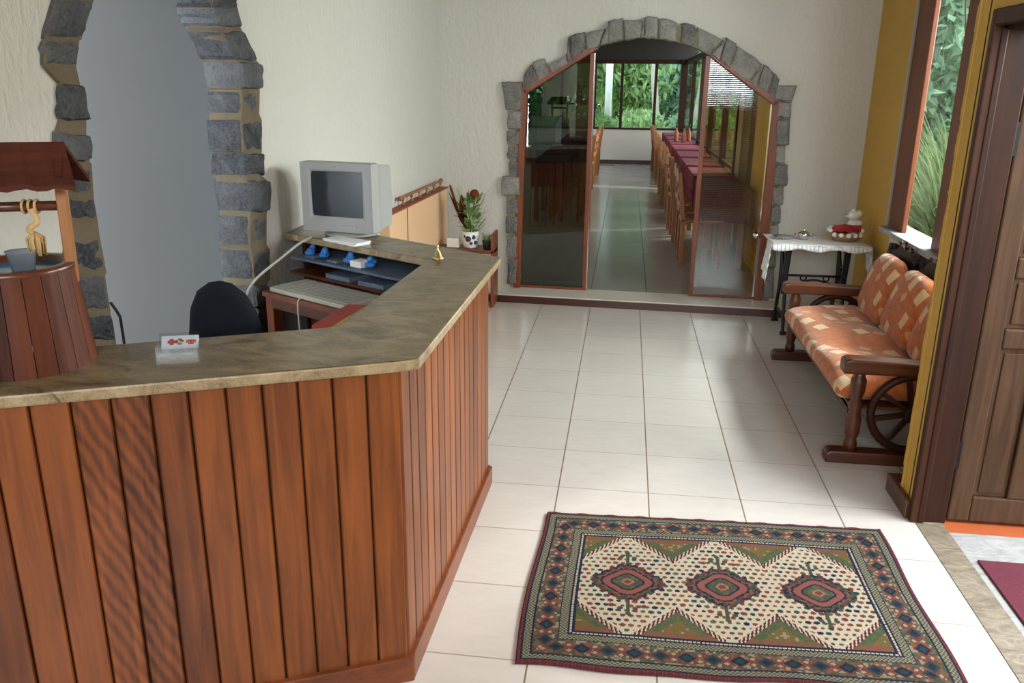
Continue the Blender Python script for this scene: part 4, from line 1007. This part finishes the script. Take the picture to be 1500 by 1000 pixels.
# ------------------------------------------------------------------ settee with wagon wheels
SX=1.655; YN=-1.91; YF=-.33
set_=empty('settee',(SX+.3,(YN+YF)/2,0),0,'dark wooden settee with wagon wheel sides below the window','settee')
LS=tuple(set_.location)
def bs(s,name,mat,**k): return s.build(name,mat,set_,loc=LS,world=True,**k)
for y in (YN,YF):
    s=MB(); s.prism([(SX,0),(SX+.66,0),(SX+.66,.06),(SX+.02,.062),(SX,.045)],y-.04,y+.04,fn=lambda x,z,yy:(x,yy,z)); bs(s,'sledge_foot','setteewood',bevel=.008)
    s=MB(); s.lathe([(.030,.06),(.032,.10),(.024,.12),(.034,.15),(.036,.22),(.026,.26),(.036,.29),(.022,.32),(.034,.36),(.036,.42),(.026,.44),(.03,.462)],(SX+.115,y,0),16); bs(s,'front_post','setteewoodz')
    s=MB(); s.prism([(SX+.03,.455),(SX+.64,.455),(SX+.64,.51),(SX+.06,.53),(SX+.03,.52)],y-.045,y+.045,fn=lambda x,z,yy:(x,yy,z)); bs(s,'armrest','darkwoodx',bevel=.012,seg=3)
    s=MB(); cx,cz,rw=SX+.375,.26,.185
    s.tube([(cx+rw*math.cos(a),y,cz+rw*math.sin(a)) for a in [2*PI*i/32 for i in range(32)]],.020,8,closed=True)
    ay=Matrix.Rotation(R(90),3,'X'); s.lathe([(.035,-.035),(.042,-.02),(.042,.02),(.035,.035)],(cx,y,cz),16,axis=ay)
    for k in range(8):
        a=PI*k/4+.2; s.bar((cx+.03*math.cos(a),y,cz+.03*math.sin(a)),(cx+rw*math.cos(a),y,cz+rw*math.sin(a)),.022,.022,up=(0,1,0))
    bs(s,'wagon_wheel','darkwood')
    s=MB(); s.bar((SX+.60,y,.05),(SX+.68,y,.80),.05,.05,up=(1,0,0)); bs(s,'back_post','darkwood',bevel=.006)
s=MB(); s.box(SX+.09,SX+.13,YN+.03,YF-.03,.235,.29); s.box(SX+.52,SX+.56,YN+.03,YF-.03,.235,.29); s.box(SX+.09,SX+.56,YN+.03,YF-.03,.262,.276); bs(s,'seat_frame','darkwoodx')
s=MB()
s.bar((SX+.645,YN,.55),(SX+.645,YF,.55),.03,.06); 
# carved crest: three humps with small turned knobs
n=48; up_=[];dn_=[]
for i in range(n+1):
    t=i/n; y=YF+(YN-YF)*t; hgt=.72+.10*abs(math.sin(PI*t*3))**.8+.012*math.sin(t*60); up_.append((y,hgt)); dn_.append((y,.60))
s.prism(up_+dn_[::-1],SX+.655,SX+.685,fn=lambda y,z,x:(x,y,z)); crest=bs(s,'carved_crest','darkwood')
s=MB()
for i in range(15):
    t=(i+.5)/15; y=YF+(YN-YF)*t; z=.72+.10*abs(math.sin(PI*t*3))**.8; s.lathe([(.008,0),(.012,.015),(.006,.022),(.014,.034),(.004,.046)],(SX+.67,y,z-.006),10)
bs(s,'crest_knobs','darkwood').parent=crest
def cushion(name,label,cx,cy,cz,hx,hy,hz,mat,group=None,seams=(),round_top=False,tilt=0,cat='cushion'):
    s=MB(); nu,nv=36,28; vs=[];fs=[]
    # superellipsoid surface with seams
    for j in range(nv+1):
        ph=-PI/2+PI*j/nv
        for i in range(nu):
            th=2*PI*i/nu
            def sg(v,e): return math.copysign(abs(v)**e,v)
            x=sg(math.cos(ph),.38)*sg(math.cos(th),.32); y=sg(math.cos(ph),.38)*sg(math.sin(th),.32); z=sg(math.sin(ph),.75)
            vs.append((x,y,z))
    for j in range(nv):
        for i in range(nu): i2=(i+1)%nu; fs.append((j*nu+i,j*nu+i2,(j+1)*nu+i2,(j+1)*nu+i))
    out=[]
    for x,y,z in vs:
        px,py,pz=x*hx,y*hy,z*hz
        if hz<hx:   # lying: thickness is z
            pass
        out.append((px,py,pz))
    s.add(out,fs,0,None,True)
    o=s.build(name,mat,loc=(cx,cy,cz)); o.rotation_euler.y=tilt
    return tag(o,label,cat,group)
# long seat cushion (puffy, with a rolled front)
def seat_cushion():
    s=MB(); nY=60; prof=[]; 
    for k in range(28):
        a=2*PI*k/28; c,sn=math.cos(a),math.sin(a); prof.append((math.copysign(abs(c)**.45,c)*.245,math.copysign(abs(sn)**.7,sn)*.060))
    vs=[];L=YF-YN-.10
    for i in range(nY+1):
        t=i/nY; y=-L/2+L*t; e=min(t,1-t)*L; k=min(1,(e/.045))**.5 if e<.045 else 1; pu=.012*math.sin(t*PI*3)**2
        for x,z in prof:
            sag=-.012 if x<-.15 else 0
            vs.append((x*(.94+.06*k),y,z*(.35+.65*k)+pu*(1 if z>0 else 0)+sag*(x+.15)/-.1*(1)+.012*math.sin(y*9+x*7)*(1 if z>0 else .2)))
    fs=[]
    for i in range(nY):
        for k in range(28): k2=(k+1)%28; fs.append((i*28+k,(i+1)*28+k,(i+1)*28+k2,i*28+k2))
    fs+=[tuple(range(28)),tuple(range(nY*28,nY*28+28))[::-1]]
    s.add(vs,fs,0,None,True)
    o=s.build('seat_cushion','fabric_seat',loc=(SX+.285,(YN+YF)/2,.345)); return tag(o,'long orange seat cushion with beige squares on the settee','cushion')
seat_cushion()
def back_cushion(y,label):
    s=MB(); out=[]; w,h=.262,.40; n=16; nv=12; vs=[]; fs=[]
    # outline rounded at the top, thickness .06
    rim=[]
    for i in range(44):
        a=2*PI*i/44; c,sn=math.cos(a),math.sin(a)
        e=.30 if sn<0 else .75
        rim.append((math.copysign(abs(c)**.5,c)*w,h/2+math.copysign(abs(sn)**e,sn)*h/2))
    N_=len(rim); rings=[(-.055,.0),(-.055,.55),(-.045,.82),(-.02,.97),(0,1.0),(.02,.97),(.045,.82),(.055,.55),(.055,0)]
    for d,k in rings:
        for yy,zz in rim: vs.append((d,yy*k,h*.5+(zz-h*.5)*k))
    for r_ in range(len(rings)-1):
        for i in range(N_): i2=(i+1)%N_; fs.append((r_*N_+i,(r_)*N_+i2,(r_+1)*N_+i2,(r_+1)*N_+i))
    s.add(vs,fs,0,None,True)
    o=s.build('back_cushion','fabric_back',loc=(SX+.50,y,.385)); o.rotation_euler.y=R(16)
    m_=o.modifiers.new('w','WELD'); m_.merge_threshold=.0005
    return tag(o,label,'cushion','back cushions of the settee')
L3=(YF-YN-.10)/3
back_cushion(YF-.05-L3*.5,'orange back cushion at the far end of the settee'); back_cushion(YF-.05-L3*1.5,'middle orange back cushion of the settee'); back_cushion(YF-.05-L3*2.5,'orange back cushion at the near end of the settee beside the yellow pier')

# ------------------------------------------------------------------ side table on cast iron legs
TX0,TX1,TY0,TY1,TZ=1.70,2.36,.24,.66,.665
tb=empty('side_table',((TX0+TX1)/2,.45,0),0,'narrow table on black cast iron treadle legs by the back wall','table'); LT=tuple(tb.location)
s=MB(); s.box(TX0+.02,TX1-.02,TY0+.02,TY1-.02,TZ-.025,TZ); s.build('tabletop','darkwoodx',tb,loc=LT,world=True)
for x in (TX0+.13,TX1-.12):
    s=MB()
    for y0,y1,yt in ((.26,.34,.30),(.64,.56,.60)):
        s.tube(curve_pts([(x,y0,.012),(x,(y0+y1)/2,.15),(x,y1,.35),(x,yt,.64)]),.013,8)
        s.tube([(x-.02,y0,.012),(x+.03,y0,.012)],.014,8)
    s.tube(curve_pts([(x,.31,.60),(x,.45,.42),(x,.60,.20)]),.009,8); s.tube(curve_pts([(x,.59,.60),(x,.45,.42),(x,.30,.20)]),.009,8)
    s.tube([(x,.27,.13),(x,.63,.13)],.010,8); s.tube([(x,.28,.63),(x,.62,.63)],.012,8)
    s.tube([(x,.45+.06*math.cos(a),.42+.06*math.sin(a)) for a in [2*PI*i/16 for i in range(16)]],.007,6,closed=True)
    s.bar((x-.02,.30,.62),(x-.02,.30,.30),.02,.03,up=(1,0,0))
    s.build('iron_leg','iron',tb,loc=LT,world=True)
s=MB(); s.tube([(TX0+.13,.34,.43),(TX1-.12,.34,.43)],.009,8); s.tube(curve_pts([(TX0+.13,.34,.35),(TX0+.25,.34,.385),((TX0+TX1)/2,.34,.40),(TX1-.25,.34,.385),(TX1-.12,.34,.35)]),.008,8)
for x in ((TX0+TX1)/2-.08,(TX0+TX1)/2+.08): s.tube([(x+.02*math.cos(a),.34,.412+.018*math.sin(a)) for a in [2*PI*i/14 for i in range(14)]],.006,6,closed=True)
s.build('stretcher','iron',tb,loc=LT,world=True)
# cloth with hanging corners
s=MB(); nx=24; ny=12; vs=[];fs=[]
for j in range(ny+1):
    for i in range(nx+1):
        u=i/nx;v=j/ny; vs.append((TX0-.01+(TX1-TX0+.02)*u,TY0-.01+(TY1-TY0+.02)*v,TZ+.004+.0025*math.sin(i*1.3)*math.cos(j*1.7)))
for j in range(ny):
    for i in range(nx): a=j*(nx+1)+i; fs.append((a,a+1,a+nx+2,a+nx+1))
s.add(vs,fs,0,None,True)
fr3=[]
for i in range(nx+1):
    u=i/nx; x=TX0-.01+(TX1-TX0+.02)*u; dz=.030+.010*math.sin(u*17); fr3.append([(x,TY0-.012,TZ+.004),(x+.002*math.sin(i),TY0-.020-.005*math.sin(i*1.7),TZ-dz)])
for i in range(nx): s.add([fr3[i][0],fr3[i+1][0],fr3[i+1][1],fr3[i][1]],[(0,1,2,3)],0,None,True)
for sx,dxs,ln in ((TX0-.012,-.03,.27),(TX1+.012,.015,.24)):
    n=8
    for k in range(n):
        y0=TY0-.01+.20*k/n; y1=TY0-.01+.20*(k+1)/n
        f=lambda y,t:(sx+dxs*t+.012*math.sin(y*60)*t,(TY0+.05)+(y-TY0-.05)*(1-.45*t),TZ+.004-ln*t*(1-.35*(y-TY0)/.2))
        for q in range(4):
            t0=q/4;t1=(q+1)/4; s.add([f(y0,t0),f(y1,t0),f(y1,t1),f(y0,t1)],[(0,1,2,3)],0,None,True)
o=s.build('table_runner','cloth',loc=(2.03,.45,TZ),world=True); sol=o.modifiers.new('s','SOLIDIFY'); sol.thickness=.003; sol.offset=1
tag(o,'white cloth with hanging corners on the iron legged table','tablecloth')
# things on the table
tz=TZ+.011
s=MB(); s.lathe([(.0005,0),(.035,0),(.04,.004),(.078,.012),(.08,.016),(.04,.009),(.0005,.009)],n=32,cap=False); tag(s.build('silver_plate','silver',loc=(1.80,.47,tz)),'round silver plate at the left end of the iron legged table','plate')
s=MB(); s.lathe([(.032,0),(.042,.02),(.040,.045),(.028,.055),(.006,.062),(.010,.072),(.002,.08)],n=20)
o=s.build('sugar_bowl','silver',loc=(1.945,.46,tz)); tag(o,'small lidded silver sugar bowl beside the silver plate','bowl')
for sg in (1,-1):
    q=MB(); q.tube([(sg*.04,0,.042),(sg*.062,0,.04),(sg*.062,0,.022),(sg*.04,0,.018)],.004,6); q.build('handle','silver',o)
bk_=empty('wicker_basket',(2.235,.47,tz),0,'round wicker basket with white rim balls on the iron legged table','basket')
s=MB(); s.lathe([(.07,0),(.085,.004),(.118,.05),(.122,.06),(.112,.058),(.08,.01)],n=32); s.build('basket_bowl','wicker',bk_)
for k in range(14):
    a=2*PI*k/14+.2; r_=.112; q=MB(); q.ball((r_*math.cos(a),r_*math.sin(a),.072 if math.sin(a)>-.3 else .05),.019 if math.sin(a)<.3 else .022,10,sc=(1,1,.9)); q.build('rim_ball','ceramic',bk_)
s=MB(); vs=[];fs=[]
for j in range(6):
    r_=.105*(1-j/5)+.001; 
    for i in range(28):
        a=2*PI*i/28; vs.append((r_*math.cos(a),r_*.8*math.sin(a),.075+.035*(j/5)**.5+.008*math.sin(i*2.3+j)))
for j in range(5):
    for i in range(28): i2=(i+1)%28; fs.append((j*28+i,j*28+i2,(j+1)*28+i2,(j+1)*28+i))
s.add(vs,fs,0,None,True); s.box(-.095,.095,-.05,-.04,.068,.115)
tag(s.build('red_napkin','redcloth',loc=(2.235,.475,tz)),'red cloth folded inside the wicker basket','napkin')
fg=empty('ceramic_figure',(2.31,.55,tz+.05),0,'white ceramic hen shaped figure behind the wicker basket','figurine')
s=MB(); s.ball((0,0,.05),.05,16,sc=(1,.8,1.05)); s.ball((-.01,-.01,.12),.042,16,sc=(1.0,.9,.95)); s.ball((-.05,-.01,.115),.016,8,sc=(1.5,.6,.6)); s.tube([(0,0,-.05),(0,0,.03)],.035,12); s.build('body','ceramic',fg)
s=MB(); s.ball((.02,-.02,.14),.022,10); s.ball((-.02,-.02,.155),.018,10); s.ball((.03,-.03,.07),.02,10); s.build('feathers','ceramic',fg)

# ------------------------------------------------------------------ patterned rug
def rug_color(u,v):
    """u,v in metres; the rug is RW x RH"""
    RW,RH=1.37,.98
    maroon=(.10,.024,.027); green=(.050,.056,.038); navy=(.014,.018,.034); cream=(.40,.345,.25); beige=(.20,.175,.12); red=(.125,.036,.03); teal=(.016,.042,.044); brown=(.15,.062,.038); olive=(.08,.078,.042); tan=(.27,.21,.14)
    e=min(u,v,RW-u,RH-v)
    along=u if min(v,RH-v)<min(u,RW-u) else v
    def h(a,b): 
        x=math.sin(a*127.1+b*311.7)*43758.5453; return x-math.floor(x)
    if e<.014: return maroon if (along*90)%1<.8 else (.14,.04,.04)
    if e<.020: return navy
    if e<.044: 
        return beige if (int(along/.008)+int(e/.006))%2 else green
    if e<.049: return navy
    if e<.126:
        c=(e-.0875); p=.082; s=((along/p)%1-.5)*p; k=int(along/p)%2
        d=abs(s)/.030+abs(c)/.024
        if d<.55: return navy if k else teal
        if d<1: return teal if k else navy
        if d<1.25: return red
        s2=abs(s)-p/2; d2=abs(s2)/.016+abs(abs(c)-.014)/.013
        if d2<.6: return tan
        if d2<1.1: return red
        q=h(int(along/.011),int(e/.009))
        return green if q<.42 else (olive if q<.62 else (beige if q<.84 else brown))
    if e<.131: return navy
    if e<.156: return beige if (int(along/.007)+int(e/.006))%2 else green
    if e<.163: return navy
    if e<.171: return cream if (along*70)%1<.75 else navy
    if e<.180: return navy
    # field
    x=u-.18; y=v-.18; FW=RW-.36; FH=RH-.36
    p=FW/3; s=((x/p)%1-.5)*p; yc=y-FH/2; ay=abs(yc)
    # zigzag bounds: pointed towards the middle of the sides at medallion centres
    edge=FH/2+.012-.185*(abs(s)/(p/2))
    dd=edge-ay
    if dd<-.03:
        q=h(int(x/.009),int(y/.009)); t=(-dd-.03)
        if FH/2-ay<.026: return brown if q<.85 else olive
        if t<.045: return (.05,.075,.035) if q<.6 else olive
        return (.10,.085,.025) if q<.5 else ((.15,.07,.03) if q<.85 else beige)
    if dd<.0: return cream if ((abs(s)+ay*.2)/.0125)%1<.42 else (.07,.012,.022)
    if dd<.012: return cream
    # medallion
    sx=abs(s)/.145; sy=ay/.135
    d=sx*.80+sy*.80
    d=max(d,sx*1.02,sy*1.05)*.55+d*.45
    step=.035*math.sin(math.atan2(ay,abs(s)+1e-6)*18)
    rr_=d*1.05+(step if d>.62 else 0)
    if rr_<.10: return red
    if rr_<.16: return (.26,.12,.08)
    if rr_<.36: return green if h(int(x/.012),int(y/.012))<.6 else olive
    if rr_<.42: return navy
    if rr_<.60: return (.19,.065,.05) if abs(sx-sy)<.6 else red
    if rr_<.66: return navy
    if rr_<.76: return brown if h(int(x/.013),int(y/.013))<.5 else green
    if rr_<.90: return (navy if h(int(x/.01),int(y/.01))<.4 else (maroon if h(int(y/.01),int(x/.01))<.5 else green))
    # hooks above and below
    if abs(s)<.006 and ay<.2: return green
    for hx,hy in ((.025,.165),(.0,.195),(.055,.15)):
        if math.hypot(abs(s)-hx,ay-hy)<.010: return green if hx<.03 else red
    # scattered dots
    g=.0275; row=math.floor(yc/g); off=.5*(row%2); cxi=math.floor(x/g+off); fx=(x/g+off)%1-.5; fy=(yc/g)%1-.5
    q=h(cxi,row); rad=.25+.17*h(row,cxi+3)
    if math.hypot(fx,fy*1.15)<rad: return [red,teal,brown,olive,red,navy,green][int(q*6.99)]
    return cream
RW,RH=1.37,.98; nx,ny=420,300
vs=[];fs=[];cl=[]
rg=random.Random(1)
# corner positions on the floor (the rug lies slightly out of square)
cA,cB,cC,cD=Vector((.362,-3.632)),Vector((1.728,-3.50)),Vector((1.733,-2.592)),Vector((.360,-2.655))
cA=Vector((.362,-3.626));cB=Vector((1.735,-3.575))
for j in range(ny+1):
    for i in range(nx+1):
        u=i/nx;v=j/ny; p=(cA*(1-u)+cB*u)*(1-v)+(cD*(1-u)+cC*u)*v
        wob=.006*math.sin(u*11+1)*max(0,1-v*5)+.004*math.sin(u*23)*max(0,1-v*9); wl=-.012*math.sin(v*5)*max(0,1-u*4); wr=.006*math.sin(v*9)*max(0,1-(1-u)*6)
        z=.011+.003*math.sin(u*9)*math.sin(v*5+1)
        if v>.985: z+=.004*max(0,math.sin(u*70))*((v-.985)/.015)
        if i in (0,nx) or j in (0,ny): z=.003
        vs.append((p.x+wl+wr-1.05,p.y+wob-(-3.1),z))
m=MB(); m.v=vs
for j in range(ny):
    for i in range(nx):
        a=j*(nx+1)+i; m.f.append([a,a+1,a+nx+2,a+nx+1]); m.m.append(0); m.sm.append(True); m.a.append(rug_color((i+.5)/nx*RW,(j+.5)/ny*RH))
tag(m.build('patterned_rug','rug',loc=(1.05,-3.1,0)),'patterned rug with three medallions in dark red, green and cream on the tiles','rug')

# ------------------------------------------------------------------ light
w=bpy.data.worlds.new('World'); sc.world=w; w.use_nodes=True; nt=w.node_tree; nt.nodes.clear()
n=N(nt); out=nt.nodes.new('ShaderNodeOutputWorld')
tc=n.n('ShaderNodeTexCoord'); s=n.n('ShaderNodeSeparateXYZ',{0:tc.outputs['Generated']})
f=n.math('MULTIPLY_ADD',s.outputs[2],.5,.5)
c=n.ramp(f,[(.45,(.35,.40,.33)),(.52,(.95,.98,1.0)),(1.0,(.62,.80,1.0))])
bg=n.n('ShaderNodeBackground',{'Color':c,'Strength':2.6}); nt.links.new(bg.outputs[0],out.inputs[0])
def area(name,loc,rot,sx,sy,power,colr=(1,1,1),portal=False):
    l=bpy.data.lights.new(name,'AREA'); l.shape='RECTANGLE'; l.size=sx; l.size_y=sy; l.energy=power; l.color=colr
    o=bpy.data.objects.new(name,l); col.objects.link(o); o.location=loc; o.rotation_euler=rot
    if portal: l.cycles.is_portal=True
    return o
# daylight at window, doorway and dining side; the other lamps are added
area('rear_fill_light',(.7,-9.1,2.8),(R(72),0,0),2.7,1.1,150,(.88,.95,1))  # added lamp at the invented opening behind the camera
area('daylight_window',(3.9,-1.05,2.25),(0,R(90-38),0),.45,3.0,260,(.97,.99,1))
area('daylight_doorway',(XP+1.5,-3.2,2.4),(0,R(55),0),1.6,1.6,95,(1,1,.99))
area('daylight_dining_side',(3.1,8.4,2.3),(0,R(62),0),1.4,9.5,110,(1,1,.97))
area('dining_bar_light',(9.0,7.5,4.6),(0,R(62),0),1.0,.6,1500,(1,1,.96))  # added small lamp, throws narrow bars of light across the dining floor
area('passage_fill_light',tuple(Lw(6.1,-.35,1.7)),(R(90),0,R(14)),  .5,1.8,82,(.88,.94,1))  # added lamp out of view, brightens the grey wall behind the arch
# ------------------------------------------------------------------ camera
cam=bpy.data.cameras.new('camera'); co=bpy.data.objects.new('camera',cam); col.objects.link(co); sc.camera=co
cam.sensor_fit='HORIZONTAL'; cam.sensor_width=36; cam.lens=1211.286/1500*36; cam.clip_start=.02; cam.clip_end=200
pt,yw,rl=0.29984125,-0.13178857,0.00982005
fwd=Vector((math.sin(yw)*math.cos(pt),math.cos(yw)*math.cos(pt),-math.sin(pt))); r=Vector((math.cos(yw),-math.sin(yw),0)); u=r.cross(fwd)
r2=r*math.cos(rl)+u*math.sin(rl); u2=-r*math.sin(rl)+u*math.cos(rl)
co.matrix_world=Matrix.Translation((.6284,-5.775,1.7277))@Matrix((r2,u2,-fwd)).transposed().to_4x4()
sc.view_settings.view_transform='Standard'; sc.view_settings.look='None'; sc.view_settings.gamma=1; sc.view_settings.exposure=.36
sc.view_settings.use_curve_mapping=False
sc.cycles.max_bounces=10; sc.cycles.transparent_max_bounces=24; sc.cycles.diffuse_bounces=5
sc.cycles.sample_clamp_indirect=6
